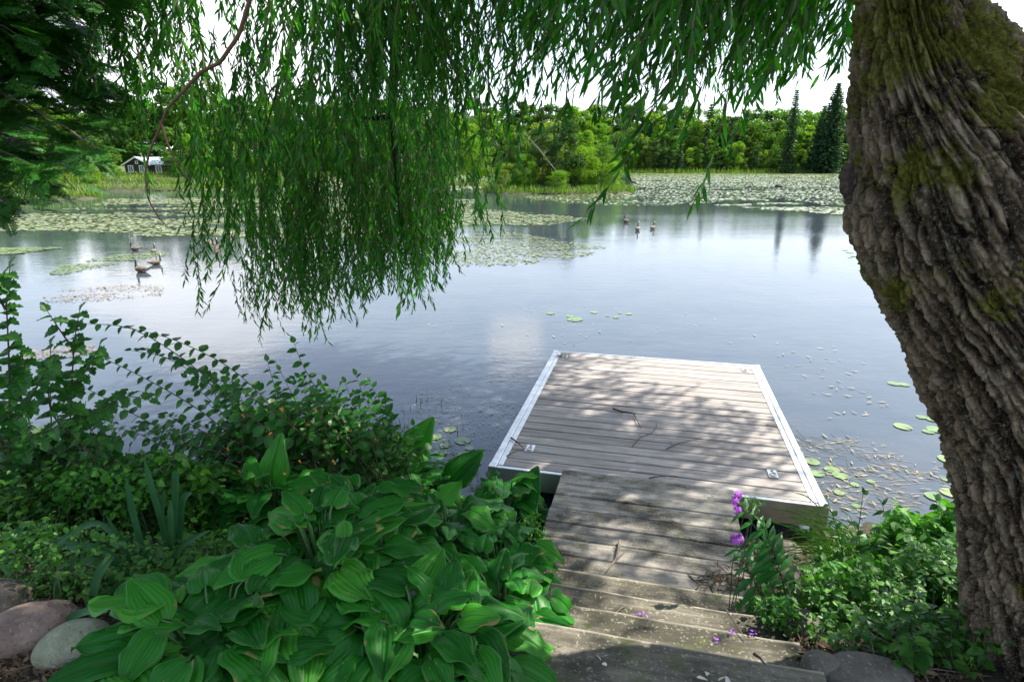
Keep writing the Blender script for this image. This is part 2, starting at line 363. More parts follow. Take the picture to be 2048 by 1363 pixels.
def crown_con(h, r, whorls, sz, lo=.06, dens=1.0, pw=.85):
    b = B(); P = []; Dd = []
    for k in range(whorls):
        f = lo + (1 - lo) * k / whorls; L = r * (1 - f) ** pw * random.uniform(.75, 1.15) + .15
        nb = int((7 + 6 * (1 - f)) * dens); a0 = random.uniform(0, 6.28)
        for q in range(nb):
            a = a0 + q * 6.283 / nb + random.uniform(-.3, .3); Lb = L * random.uniform(.6, 1.1); m = max(3, int(Lb / sz * 2.4))
            for s_ in np.linspace(.1, 1, m):
                P.append((Lb * s_ * math.cos(a), Lb * s_ * math.sin(a), f * h - .28 * Lb * s_ + .12 * Lb * s_ * s_ + random.uniform(-.1, .1) * sz)); Dd.append((math.cos(a), math.sin(a), -.35 + random.uniform(-.3, .3)))
    P = np.array(P); Dd = np.array(Dd) + .45 * rng.normal(size=(len(P), 3)); nrm = np.tile([0, 0, 1.], (len(P), 1)) + .5 * rng.normal(size=(len(P), 3))
    b.scatter(CLUMP, P, frames(Dd, nrm), sz * rng.uniform(.7, 1.3, len(P))); return b
BR = []   # (crown mesh by material, trunk mesh)
for k in range(7):
    h = 10; r = (3.2, 2.6, 3.8, 2.9, 2.2, 3.4, 3.0)[k]; cb = crown_broad(h, r, (26, 22, 34, 24, 18, 30, 26)[k], 3400, .30, (.03, .08, .02, .10, .03, .0, .06)[k])
    ms = {}
    for nm, mt in (('b', g_bright), ('m', g_mid), ('d', g_dark), ('y', g_yel)): ms[nm] = cb.mesh('crown', mt)
    BR.append((ms, trunk_far(h, .2).mesh('trunk', m_bark_far)))
CO = [(crown_con(10, rr, 26, .42, lo, dn, pw).mesh('crown', g_con), trunk_far(11, .16, limbs=0).mesh('trunk', m_bark_far)) for rr, lo, dn, pw in ((1.6, .03, 1, .85), (2.3, .02, 1, .8), (1.1, .05, 1, .9))]
dead_b = B(); kk = np.linspace(0, 1, 8)
dead_b.tube(np.stack([.3 * np.sin(kk * 3), .2 * np.sin(kk * 5), kk * 10], -1), .14 * (1 - .8 * kk), 5)
for q in range(22):
    a = random.uniform(0, 6.28); z = random.uniform(3, 9.4); L = (10.5 - z) * random.uniform(.18, .4)
    dead_b.tube([(0, 0, z), (L * .5 * math.cos(a), L * .5 * math.sin(a), z + L * .35), (L * math.cos(a), L * math.sin(a), z + L * .6)], [.05, .035, .01], 3)
DEAD = dead_b.mesh('trunk', m_bark_dead)
def tree(x, y, h, kind, var, wide=1.0, label=None, group=None, z=None):
    z = float(ground_h(x, y)) if z is None else z
    nm = {'c': 'spruce_tree', 'x': 'dead_tree'}.get(kind, 'broadleaf_tree')
    q_ = 1024 + x / y * 1228; D_ = float(np.interp(q_, _fp, _fd)); off = y - D_
    zn = ('beyond the left edge of the frame' if q_ < 0 else 'behind the cedar at the left' if q_ < 215 else 'around the cabin' if q_ < 350 else 'above the grassy point' if q_ < 480 else 'behind the left half of the willow curtain' if q_ < 720 else 'behind the right half of the willow curtain' if q_ < 950 else
          'behind the left half of the island' if q_ < 1110 else 'behind the right half of the island' if q_ < 1250 else 'just right of the island' if q_ < 1350 else 'above the middle of the lily mat' if q_ < 1470 else 'left of the tall slim spruce' if q_ < 1570 else 'between the slim spruce and the broad one' if q_ < 1650 else 'at the edge of the willow trunk' if q_ < 1720 else 'hidden by the willow trunk')
    rw = 'low shoreline' if off < 8 else 'front row' if off < 14 else 'middle row' if off < 30 else 'back row'
    adj = {'b': 'bright green', 'm': 'mid green', 'd': 'dark green', 'y': 'yellowing', 'c': 'dark', 'x': 'bare dead'}[kind]; szw = 'tall ' if h > 13 else ''
    lab = f"{szw}{adj} {rw} {'conifer' if kind == 'c' else 'tree'} {zn}"
    grp = f"{adj} {rw} trees {zn}"
    o = thing(nm, label or lab, 'tree', (x, y, z - .1), random.uniform(0, 6.28), group or (None if label else grp), (h / 10 * wide, h / 10 * wide, h / 10))
    if kind == 'x': link('trunk', DEAD, o); return o
    cr, tr = (CO[var % 3] if kind == 'c' else (BR[var % 7][0][kind], BR[var % 7][1]))
    link('crown', cr, o); link('trunk', tr, o); return o
# front row just behind the reeds, then rows climbing behind it
def far_row(n, p0, p1, off, hr, kinds, seed, jit=3):
    rs = random.Random(seed)
    for k in range(n):
        q = p0 + (p1 - p0) * (k + rs.uniform(-.35, .35)) / n; D = float(np.interp(q, _fp, _fd)) + off + rs.uniform(-jit, jit)
        if 215 < q < 345 and off < 8: continue
        x = (q - 1024) / 1228 * D; ty = rs.choice(kinds)
        tree(x, D, rs.uniform(*hr) * (1.0 if ty != 'c' else 1.12), ty, rs.randrange(7), rs.uniform(.85, 1.2))
far_row(44, 1240, 1720, 4, (3.5, 8), 'bbmmdbmyc', 1, 2)
far_row(26, 1230, 1760, 10, (9, 13), 'bmmdbmyc', 2)
far_row(24, 940, 1300, 6, (6, 11), 'bbmmd', 3)
far_row(22, 400, 960, 3, (6, 10.5), 'bbmbm', 4, 2)
far_row(20, 0, 400, 6, (6, 10), 'bmmdb', 5, 2)
far_row(56, 1000, 2000, 20, (12, 16), 'bmmdbmdc', 6)
far_row(44, 0, 1000, 16, (10.5, 15), 'bbmmdbb', 7)
far_row(50, 900, 2200, 36, (13.5, 17), 'bmdmbcm', 8)
far_row(20, 1720, 2500, 8, (8, 14), 'mmdb', 9)
far_row(16, -600, 0, 5, (7, 13), 'mmdb', 10)
for q, h in ((1400, 17.5), (1660, 21), (1440, 15), (1275, 14.5), (1335, 17)):
    D = float(np.interp(q, _fp, _fd)) + 25; tree((q - 1024) / 1228 * D, D, h, 'x', 0)
# what stands further up the slope reads as one mass
b = B(); n = 60000; q = rng.uniform(-400, 2700, n); D = np.interp(q, _fp, _fd) + rng.uniform(46, 120, n); x = (q - 1024) / 1228 * D
zz = ground_h(x, D) + 13.5 * (fbm(np.stack([x * .13, D * .13, 0 * x], -1), 3) * .9 + .38) * rng.uniform(.25, 1, n) ** .35
b.scatter(CLUMP, np.stack([x, D, zz], -1), frames(rdir(n), rdir(n, 1)), rng.uniform(.6, 1.6, n))
tag(b.build('distant_forest', g_mid), 'far mixed forest on the rise behind the shoreline trees', 'forest', kind='stuff')
def spruce_big(px, ytop, D, wid, name, label, whorls=34, sz=.5, dens=1.2, lo=.02, pw=.8):
    x = (px - 1024) / 1228 * D; g0 = float(ground_h(x, D)); h = float(at(px, ytop, D)[2]) - g0
    o = thing(name, label, 'tree', (x, D, g0 - .2))
    crown_con(h, wid, whorls, sz, lo, dens, pw).build('crown', g_con, o); trunk_far(h * 1.08, .25, limbs=0).build('trunk', m_bark_far, o); return o
spruce_big(1576, 176, 152, 2.2, 'spruce_tree', 'tall slim spire of a spruce standing alone above the far forest', 46, .5, .9, .05, .5)
spruce_big(1655, 162, 150, 4.6, 'spruce_tree', 'tallest broad dark spruce on the far shore beside the willow trunk', 48, .65, 1.2, .02, .62)
spruce_big(1635, 215, 154, 3.6, 'spruce_tree', 'shorter dark spruce just left of the tallest one on the far shore', 40, .6, 1.2, .02, .7)
spruce_big(2105, 5, 28, 2.3, 'spruce_tree', 'bluish spruce behind the willow trunk in the upper right corner', 46, .22, 1.5, .02, .75)
# shrubs and small trees on the islands and points
def small(px, yb, D, h, kind, var, label, wide=1.0, name='shrub'):
    x = float(at(px, 330, D)[0]); o = thing(name, label, 'tree' if name.endswith('tree') else 'shrub', (x, D, .15), random.uniform(0, 6.28), None, (h / 10 * wide, h / 10 * wide, h / 10))
    link('crown', BRF[var % 4][0][kind], o); link('trunk', BRF[var % 4][1], o)
BRF = []
for k in range(4):
    cb = crown_broad(10, (4.2, 3.4, 5.0, 3.6)[k], (38, 32, 42, 30)[k], 6000, .28, (.02, .08, .0, .12)[k]); ms = {nm: cb.mesh('crown', mt) for nm, mt in (('b', g_bright), ('m', g_mid), ('d', g_dark), ('y', g_yel))}
    BRF.append((ms, trunk_far(10, .16).mesh('trunk', m_bark_far)))
for a_ in ((1010, 0, 55, 2.3, 'y', 2, 'pale olive willow shrub at the left tip of the island', 1.2), (1050, 0, 55.5, 3.0, 'b', 0, 'bright bush behind the pale shrub on the island', .9),
           (1085, 0, 57, 5.4, 'd', 1, 'dark upright tree in the middle of the island', .8, 'small_tree'), (1128, 0, 56, 5.7, 'd', 3, 'dark rounded tree, tallest in the island thicket', .95, 'small_tree'),
           (1170, 0, 56, 3.6, 'b', 0, 'bright green bush right of the dark rounded island tree', 1.0), (1163, 0, 59, 5.0, 'b', 3, 'light green small tree at the back of the island', .9, 'small_tree'), (1205, 0, 57, 3.9, 'm', 2, 'mid green bush on the right half of the island', .85), (1225, 0, 55, 2.4, 'b', 2, 'low bright bush at the right tip of the island', 1.1),
           (1118, 0, 53.6, 1.7, 'b', 2, 'low leafy bush at the front edge of the island', 1.3), (1035, 0, 60, 5.0, 'm', 1, 'mid green small tree at the back left of the island', 1.0, 'small_tree'), (1098, 0, 61, 5.9, 'y', 0, 'olive tinted small tree at the back of the island', 1.0, 'small_tree'),
           (880, 0, 73, 4.2, 'm', 1, 'bush on the low island seen between the willow strands', 1.1), (960, 0, 74, 5.0, 'b', 0, 'light green bush on the low island left of the main one', 1.0), (820, 0, 76, 5.5, 'b', 3, 'bushy tree on the low island behind the willow curtain', .9, 'small_tree'),
           (388, 0, 66, 2.6, 'm', 2, 'round bush on the grassy point right of the cabin', 1.2), (430, 0, 67, 1.8, 'b', 2, 'low bright bush at the middle of the grassy point', 1.3), (345, 0, 92, 3.0, 'd', 2, 'dark bush growing against the cabin end wall', 1.3), (372, 0, 90, 3.6, 'd', 1, 'dark bush between the cabin and the grassy point', 1.1),
           (225, 0, 90, 2.0, 'b', 2, 'low green bush left of the cabin', 1.3), (175, 0, 64, 2.2, 'b', 0, 'bush on the left grassy point behind the cedar', 1.2), (90, 0, 62, 3.0, 'm', 2, 'larger bush on the left grassy point behind the cedar', 1.2)):
    small(*a_)
# leaning bleached dead tree on the island
o = thing('dead_tree', 'bleached dead trunk leaning across the island thicket', 'tree', tuple(at(1120, 352, 53.9)))
b = B(); e0 = np.zeros(3); e1 = at(1042, 258, 54.6) - at(1120, 352, 53.9); b.tube([e0, e1 * .5 + [0, 0, .15], e1], [.05, .035, .012], 6)
for f, dx in ((.45, .7), (.6, -.5), (.7, .5), (.85, .3)): b.tube([e1 * f, e1 * f + [dx, .1, .5]], [.03, .008], 4)
b.build('trunk', m_bark_dead, o)
# cabin
m_clad = plain('dark_cladding', (.035, .032, .035), .7, var=.3); m_trim = plain('white_trim', (.75, .75, .74), .5, var=.08); m_glass = plain('window_glass', (.18, .2, .22), .1, var=.2); m_tin = plain('pale_tin_roof', (.55, .66, .70), .35, .0, var=.12)
cx, cy = float(at(253, 350, 104)[0]), 104.; cab = thing('cabin', 'small dark lakeside cabin with white trim and pale tin roof', 'cabin', (cx, cy, .3), R_(8))
W, L, Hh, ap = 3.9, 7.5, 2.0, 3.15       # gable wall at x 0..W, long side running right and back
b = B(); b.add([(0, 0, 0), (W, 0, 0), (W, 0, Hh), (W / 2, 0, ap), (0, 0, Hh), (0, .15, 0), (W, .15, 0), (W, .15, Hh), (W / 2, .15, ap), (0, .15, Hh)], [(0, 1, 2, 3, 4), (9, 8, 7, 6, 5), (0, 5, 6, 1), (1, 6, 7, 2)]); b.build('wall', m_clad, cab).name = 'wall'
B().box((0, .15, 0), (.15, L, Hh)).build('wall', m_clad, cab); B().box((W, .15, 0), (W + 3.6, .3, Hh)).build('wall', m_clad, cab); B().box((W + 3.45, .3, 0), (W + 3.6, L, Hh)).build('wall', m_clad, cab); B().box((0, L, 0), (W + 3.6, L + .15, Hh)).build('wall', m_clad, cab)
b = B(); b.add([(-.4, -.5, Hh - .2), (W / 2, -.5, ap + .03), (W / 2, L + .3, ap + .03), (-.4, L + .3, Hh - .2), (-.4, -.5, Hh - .1), (W / 2, -.5, ap + .15), (W / 2, L + .3, ap + .15), (-.4, L + .3, Hh - .1)], [(0, 1, 2, 3), (7, 6, 5, 4), (0, 4, 5, 1), (3, 2, 6, 7), (0, 3, 7, 4)]); b.build('roof', m_tin, cab)
b = B(); b.add([(W / 2, -.5, ap + .03), (W + .4, -.5, Hh - .1), (W + 3.8, -.35, Hh - .1), (W + 3.8, 3.2, ap + .03), (W / 2, 3.2, ap + .03), (W / 2, -.5, ap + .15), (W + .4, -.5, Hh + .02), (W + 3.8, -.35, Hh + .02), (W + 3.8, 3.2, ap + .15), (W / 2, 3.2, ap + .15)], [(4, 3, 2, 1, 0), (5, 6, 7, 8, 9), (0, 1, 6, 5), (1, 2, 7, 6), (2, 3, 8, 7)]); b.build('roof', m_tin, cab)
for sgn in (0, 1):
    b = B(); x0, x1 = (-.4, W / 2) if sgn == 0 else (W / 2, W + .4); z0, z1 = (Hh - .22, ap + .02) if sgn == 0 else (ap + .02, Hh - .12)
    b.add([(x0, -.56, z0 - .14), (x1, -.56, z1 - .14), (x1, -.56, z1 + .12), (x0, -.56, z0 + .12), (x0, -.51, z0 - .14), (x1, -.51, z1 - .14), (x1, -.51, z1 + .12), (x0, -.51, z0 + .12)], [(0, 1, 2, 3), (0, 4, 5, 1), (3, 2, 6, 7)]); b.build('bargeboard', m_trim, cab)
for x0, x1, z0, z1 in ((.55, 1.2, .75, 1.75), (2.3, 2.95, .75, 1.75), (4.9, 5.7, .7, 1.7), (1.8, 2.1, 2.15, 2.5)):
    wn = B().box((x0 - .1, -.06, z0 - .1), (x1 + .1, -.003, z1 + .1)).build('window', m_trim, cab)
    nx = 2 if z1 < 2 else 1
    for k in range(nx):
        a_ = x0 + (x1 - x0) * k / nx + .04; B().box((a_, -.075, z0 + .03), (a_ + (x1 - x0) / nx - .08, -.062, z1 - .03)).build('pane', m_glass, wn)
B().box((.0, -.35, 0), (.09, -.26, Hh - .2)).build('post', m_trim, cab)
mound('lawn', cx + 4, 106, 11, 5, .34)
# ------------------------------------------------------------------ lily pads and floating weed
def proj(P):
    P = np.asarray(P, float) - [0, 0, CAMZ]; dep = P[..., 1] * CP - P[..., 2] * SP; u = P[..., 1] * SP + P[..., 2] * CP
    return 1024 + FPX * P[..., 0] / dep, 681.5 - FPX * u / dep
def inpoly(px, py, poly):
    c_ = np.zeros(px.shape, bool); n = len(poly)
    for i in range(n):
        x0, y0 = poly[i]; x1, y1 = poly[i - 1]
        cnd = (y0 > py) != (y1 > py); c_ ^= cnd & (px < (x1 - x0) * (py - y0) / ((y1 - y0) or 1e-9) + x0)
    return c_
def region(poly, n, thr=0.0, fs=.5, st=2.5, seed=0):      # points spread evenly over a stretch of the water
    w_ = np.array([on(px, max(py, 338), 0)[:2] for px, py in poly]); lo, hi = w_.min(0), w_.max(0); out = []
    tot = 0
    for _ in range(60):
        q = rng.uniform(lo, hi, (n, 2)); P = np.concatenate([q, np.zeros((n, 1))], 1); px, py = proj(P)
        k = inpoly(px, py, poly)
        if thr > 0: k &= fbm(np.stack([q[:, 0] * fs / st, q[:, 1] * fs, np.full(n, seed + .5)], -1), 5) > thr
        out.append(P[k]); tot += k.sum()
        if tot >= n: break
    return np.concatenate(out)[:n]
m_pad = leafmat('lily_pad_green', [(.14, .20, .07), (.23, .29, .12), (.34, .38, .20), (.20, .17, .09)], .05, .3, None, False, .8)
m_padg = leafmat('lily_pad_olive', [(.10, .15, .04), (.17, .22, .07), (.25, .28, .12), (.14, .12, .05)], .1, .35, None, False, .5)
m_padn = leafmat('lily_pad_near', [(.11, .20, .06), (.17, .27, .09), (.24, .29, .12)], .1, .28, None, True, .6)
_a = np.arange(5) * 2 * math.pi / 5
HEX = (np.stack([.5 * np.cos(_a), .5 * np.sin(_a), 0 * _a], -1), [tuple(range(5))])
HALF = (np.array([(-.5, -.3, 0), (.5, -.3, 0), (.4, .3, .22), (-.4, .3, .22)]), [(0, 1, 2, 3)])
def mat_of_pads(label, poly, n, r0, r1, tilt, thr, fs=.5, st=2.5, seed=0, mat=None, dist=0.0, name='lily_pads', cat='lily pads'):
    P = region(poly, n, thr, fs, st, seed); n = len(P); d = rng.normal(size=(n, 3)); d[:, 2] = 0
    P[:, 2] = rng.uniform(.006, .03, n); nr = np.tile([0, 0, 1.], (n, 1)) + tilt * rng.normal(size=(n, 3))
    sc = rng.uniform(r0, r1, n) + dist * P[:, 1]; b = B(); b.scatter(HEX, P, frames(np.cross(nr, d), nr), sc)
    k = rng.random(n) < .12 * (tilt > .1); b.scatter(HALF, P[k] + [0, 0, .03], frames(d[k], nr[k]), sc[k] * .8)
    return tag(b.build(name, mat or m_pad), label, cat, kind='stuff')
PA = [(1040, 396), (1120, 405), (1200, 409), (1300, 412), (1400, 408), (1500, 396), (1560, 399), (1620, 404), (1690, 418), (1800, 424), (2100, 420), (2300, 346), (1260, 346), (1262, 378), (1180, 388), (1060, 391)]
mat_of_pads('wide silvery mat of lily pads in front of the far right shore', PA, 85000, .08, .2, .08, .375, .25, 6, 1, None, .0013)
mat_of_pads('loose lily pads fraying out along the near edge of the right mat', [(1350, 400), (1500, 396), (1700, 418), (1720, 432), (1600, 424), (1450, 412)], 900, .2, .35, .08, .42, .4, 4, 2)
mat_of_pads('broken mat of small lily pads in mid pond right of the willow curtain', [(840, 420), (930, 415), (1100, 430), (1185, 438), (1110, 448), (1010, 462), (920, 470), (830, 460)], 4200, .08, .2, .07, .43, .6, 4, 3, m_padg)
mat_of_pads('thin pale patch of pads and weed beside the willow curtain tips', [(860, 470), (1010, 462), (1140, 485), (1215, 494), (1190, 508), (1060, 530), (930, 532), (850, 520)], 3200, .04, .11, .04, .45, 1.0, 3, 4, m_padg)
mat_of_pads('broad olive green mat of lily pads on the left half of the pond', [(-250, 480), (0, 462), (150, 462), (300, 474), (400, 470), (560, 480), (900, 470), (950, 400), (700, 392), (480, 396), (220, 398), (180, 412), (0, 436), (-250, 440)], 26000, .10, .24, .1, .43, .45, 4, 5, m_padg)
mat_of_pads('far strip of lily pads between the left point and the cabin lawn', [(210, 370), (460, 372), (470, 381), (210, 382)], 1600, .3, .5, .1, .2, .3, 6, 6)
mat_of_pads('far lily pads behind the willow curtain left of the island', [(480, 352), (1000, 348), (980, 376), (880, 384), (600, 380), (480, 376)], 7000, .4, .7, .12, .36, .2, 6, 7)
m_scum = leafmat('floating_weed', [(.18, .12, .08), (.28, .2, .15), (.2, .22, .1)], .0, .6)
m_duck = leafmat('duckweed', [(.12, .19, .06), (.2, .26, .1)], .0, .5)
mat_of_pads('thin green streak of duckweed near the left geese', [(95, 548), (130, 525), (240, 510), (330, 505), (330, 512), (220, 530), (120, 550)], 1500, .03, .07, .04, .46, 1.5, 4, 8, m_duck, name='duckweed', cat='duckweed')
mat_of_pads('brownish drift of floating weed below the left geese', [(75, 598), (120, 580), (250, 568), (330, 572), (325, 590), (250, 597), (160, 604), (90, 604)], 750, .02, .05, .06, .47, 1.6, 3, 9, m_scum, name='floating_weed', cat='pond weed')
mat_of_pads('yellowish drift of weed at the left edge of the pond', [(-60, 505), (0, 492), (130, 486), (140, 494), (60, 506), (-60, 516)], 1300, .05, .12, .05, .46, 1.1, 4, 10, m_duck, name='floating_weed', cat='pond weed')
mat_of_pads('pinkish weed trailing under the left sapling', [(30, 720), (70, 700), (190, 690), (200, 705), (90, 722)], 260, .02, .045, .05, .44, 3, 3, 11, m_scum, name='floating_weed', cat='pond weed')
m_wg = leafmat('pale_floating_leaf', [(.24, .18, .12), (.36, .31, .22), (.18, .15, .10), (.28, .32, .12)], .0, .3)
# fallen willow leaves and weed strands right of the dock and left of it
def floaters(label, poly, n, l0, l1, thr, seed, mat=m_wg, name='floating_leaves', cat='floating leaves', wd=.22, fs=1.2):
    P = region(poly, n, thr, fs, 1.6, seed); n = len(P); P[:, 2] = .006 + .01 * rng.random(n)
    an = rng.normal(2.6, .7, n); d = np.stack([np.cos(an), np.sin(an), 0 * an], -1); b = B()
    V = np.array([(0, 0, 0), (-wd * .5, .35, .0), (wd * .5, .35, 0), (-wd * .35, .72, .0), (wd * .35, .72, 0), (.06, 1, 0)])
    b.scatter((V, LANCE[1]), P, frames(d, np.tile([0, 0, 1.], (n, 1)) + .08 * rng.normal(size=(n, 3))), rng.uniform(l0, l1, n))
    return tag(b.build(name, mat), label, cat, kind='stuff')
floaters('raft of pale fallen willow leaves on the water right of the dock', [(1590, 880), (1700, 870), (1900, 930), (1920, 1020), (1700, 1080), (1640, 1000)], 230, .03, .08, .44, 21)
floaters('scattered pale leaves floating far right of the dock', [(1560, 700), (1700, 640), (1860, 760), (1880, 900), (1650, 880), (1560, 790)], 46, .05, .11, .5, 22)
floaters('fallen leaves floating in the open water beyond the dock', [(800, 660), (1100, 600), (1650, 640), (1650, 690), (1100, 690), (900, 720)], 44, .05, .1, .46, 23)
floaters('fine weed bits floating left of the dock', [(820, 790), (1040, 740), (1090, 760), (980, 930), (860, 900)], 420, .015, .05, .45, 24)
m_tangle = plain('weed_strand', (.20, .17, .10), .6, var=.5)
b = B(); P = region([(1600, 890), (1720, 880), (1900, 940), (1900, 1010), (1700, 1060), (1640, 990)], 120, .40, 1.2, 1.6, 25)
for p0 in P:
    a = random.gauss(2.7, .5); L = random.uniform(.1, .4); k = np.linspace(0, 1, 5); bb = random.uniform(-.4, .4)
    b.tube(np.stack([p0[0] + L * k * np.cos(a + bb * k), p0[1] + L * k * np.sin(a + bb * k), .004 + 0 * k], -1), .0018, 3, cap=False)
tag(b.build('weed_strands', m_tangle), 'tangle of thin brown weed strands on the water right of the dock', 'pond weed', kind='stuff')
def padmesh():
    n = 22; a0 = .13; an = np.linspace(a0, 2 * math.pi - a0, n); V = [(0.04, 0, .004)]; F = []
    for rr, zz in ((.25, .003), (.44, .002), (.5, .007)):
        V += [(rr * math.cos(x) * 1.0, rr * math.sin(x) * .9, zz + .004 * math.sin(x * 5)) for x in an]
    F = [(0, 1 + k, 2 + k) for k in range(n - 1)] + [(1 + r * n + k, 1 + (r + 1) * n + k, 2 + (r + 1) * n + k, 2 + r * n + k) for r in range(2) for k in range(n - 1)]
    return B().add(V, F).mesh('lily_pad', m_padn, True)
PADM = padmesh()
def pads(lst, label, group):
    for k, (px, py, wpx) in enumerate(lst):
        p0 = on(px, py, .008); d_ = p0[1] * CP + CAMZ * SP; o = link('lily_pad', PADM, None, tuple(p0), (0, 0, random.uniform(0, 6.28)), wpx / FPX * d_)
        tag(o, label if not isinstance(label, list) else label[k], 'lily pad', group)
g_ = 'lily pads on the open water near the dock'
pads([(1150, 638, 34), (1101, 626, 18), (1140, 632, 16), (1188, 624, 16)], ['largest lily pad of the small cluster in open water beyond the dock', 'lone small lily pad at the left of the open water cluster', 'small lily pad touching the largest one in the open water cluster', 'small lily pad right of the largest one in the open water cluster'], g_)
pads([(1232, 634, 14), (1258, 627, 14), (1240, 625, 10), (1215, 631, 9)], 'tiny lily pad trailing off right of the cluster beyond the dock', 'tiny lily pads beyond the dock')
pads([(1788, 766, 24), (1808, 768, 22)], ['left one of two lily pads touching each other left of the trunk', 'right one of two lily pads touching each other left of the trunk'], g_)
pads([(1806, 852, 34), (1843, 833, 20), (1866, 838, 24), (1872, 858, 34), (1888, 850, 20), (1857, 862, 22)], 'round lily pad in the loose group left of the willow trunk', 'lily pads in the group left of the trunk')
pads([(1625, 922, 30), (1664, 938, 30), (1634, 946, 28), (1681, 950, 30), (1710, 968, 18), (1679, 984, 22), (1712, 1010, 18), (1742, 962, 16), (1600, 905, 16), (1868, 992, 34), (1902, 985, 40), (1893, 958, 18)], 'pale green lily pad among the fallen leaves right of the dock', 'lily pads right of the dock')
pads([(1896, 918, 38)], ['lily pad half hidden behind the willow trunk'], g_)
pads([(1700, 505, 16), (1712, 512, 22), (1690, 500, 12), (1725, 508, 14), (1735, 500, 16), (1700, 515, 10)], 'small lily pad in the far cluster against the trunk edge', 'small lily pads by the trunk edge')
pads([(870, 872, 30), (900, 858, 26), (925, 880, 34), (880, 905, 30), (930, 910, 36), (905, 930, 34), (860, 840, 24), (890, 890, 22), (940, 895, 20), (950, 925, 26)], 'dull lily pad in the weedy water left of the dock', 'dull lily pads left of the dock')
m_mud = plain('wet_mud', (.06, .045, .03), .8, var=.5, sc=9, bmp=.6)
def lump(name, mat, sx, sy, sz, parent=None, seed=0, nu=18, nv=12, rough=.22, fr=1.6, flat=0):
    b = B(); u = np.linspace(0, 2 * math.pi, nu, endpoint=False); v = np.linspace(-math.pi / 2, math.pi / 2, nv)
    U, W = np.meshgrid(u, v); P = np.stack([np.cos(U) * np.cos(W), np.sin(U) * np.cos(W), np.sin(W)], -1)
    q = 1 + rough * 2 * (fbm(P * fr + seed * 3.1 + 9, 4) - .47); P = P * q[..., None]
    if flat: P[..., 2] = np.clip(P[..., 2], -1, flat)
    b.add((P * [sx, sy, sz]).reshape(-1, 3), np.array([(r * nu + c_, r * nu + (c_ + 1) % nu, (r + 1) * nu + (c_ + 1) % nu, (r + 1) * nu + c_) for r in range(nv - 1) for c_ in range(nu)]))
    return b.build(name, mat, parent, smooth=True)
for px, py, s_, lb in ((1268, 366, .3, 'small mud lump on the lily mat near the island tip'), (1500, 374, .16, 'smallest dark stub sticking up from the lily mat'), (1557, 374, .36, 'dark stump lump on the lily mat below the tall slim spruce')):
    o = lump('mud_lump', m_mud, s_ * 1.2, s_, s_, seed=px % 7); o.location = tuple(on(px, py, .05)); tag(o, lb, 'mud lump')
# ------------------------------------------------------------------ geese
m_gb, t, p, out = newmat('goose_brown'); g = geo(t); tcn = N(t, 'ShaderNodeTexCoord')
t.links.new(ramp(t, noise(t, tcn.outputs['Object'], 14, 4, .6, (1, 1, 2.5)), [(.35, (.06, .042, .03)), (.6, (.16, .12, .085)), (.75, (.34, .28, .2))]), p.inputs['Base Color']); p.inputs['Roughness'].default_value = .8
m_gk = plain('goose_black', (.012, .011, .011), .6); m_gw = plain('goose_white', (.72, .70, .65), .7, var=.1)
def goose_body(hd=0.0, nl=1.0):
    path = [(-.40, .15, .008, .02), (-.34, .14, .03, .06), (-.25, .13, .07, .1), (-.12, .11, .11, .135), (.02, .10, .125, .145), (.14, .115, .11, .125), (.20, .17, .075, .08), (.225, .235, .05, .05), (.222, .30, .036, .036), (.218, .30 + .08 * nl, .031, .031), (.224, .30 + .15 * nl, .033, .031), (.255, .30 + .185 * nl, .040, .034), (.295, .30 + .185 * nl, .036, .03), (.32, .295 + .178 * nl, .02, .018), (.365, .29 + .17 * nl, .009, .013)]
    seg = 12; b = B(); V = []; T = np.gradient(np.array([(p_[0], p_[1]) for p_ in path]), axis=0)
    for k, (x, z, rz, ry) in enumerate(path):
        tx, tz = T[k] / np.linalg.norm(T[k])
        hx = max(0.0, x - .222) if k > 10 else 0
        for q in range(seg):
            a = q * 2 * math.pi / seg; V.append((x - tz * rz * math.cos(a), ry * math.sin(a), z + tx * rz * math.cos(a)))
    V = np.array(V)
    if hd:
        c_, s_ = math.cos(hd), math.sin(hd); hm = V[:, 2] > .37; x = V[hm, 0] - .22; y = V[hm, 1]; V[hm, 0] = .22 + c_ * x - s_ * y; V[hm, 1] = s_ * x + c_ * y
    for k in range(len(path) - 1):
        for q in range(seg):
            f = (k * seg + q, k * seg + (q + 1) % seg, (k + 1) * seg + (q + 1) % seg, (k + 1) * seg + q)
            m = 0 if k > 0 else 1
            if k in (0,): m = 1
            if k in (1, 2) and q in (4, 5, 6, 7): m = 2
            if k >= 6: m = 1
            if k in (5,) and q in (4, 5, 6, 7): m = 2
            if k in (10, 11) and q in (2, 3, 4, 7, 8, 9): m = 2
            b.add([V[i] for i in f], [(0, 1, 2, 3)], m)
    me = b.mesh('body', [m_gb, m_gk, m_gw], True); bm_merge(me); return me
import bmesh
def bm_merge(me, d=1e-4):
    bm = bmesh.new(); bm.from_mesh(me); bmesh.ops.remove_doubles(bm, verts=bm.verts, dist=d); bm.to_mesh(me); bm.free()
def wingmesh(s_):
    b = B(); V = []; rows = 7
    for k in range(rows):
        f = k / (rows - 1); x = .14 - .46 * f; w_ = .075 * math.sin(math.pi * min(1, .15 + f * .85)) ** .6 + .004
        for z, o_ in ((.215 - .05 * f, .04), (.19 - .02 * f, .105), (.13 + .02 * f, .150), (.08 + .05 * f, .138)):
            V.append((x, s_ * (o_ * (1 - .45 * f * f) + .008), z * (1 - .1 * f) + .01))
    F = [(k * 4 + j, k * 4 + j + 1, k * 4 + j + 5, k * 4 + j + 4) for k in range(rows - 1) for j in range(3)]
    return b.add(V, F).mesh('wing', m_gb, True)
WG = [wingmesh(1), wingmesh(-1)]
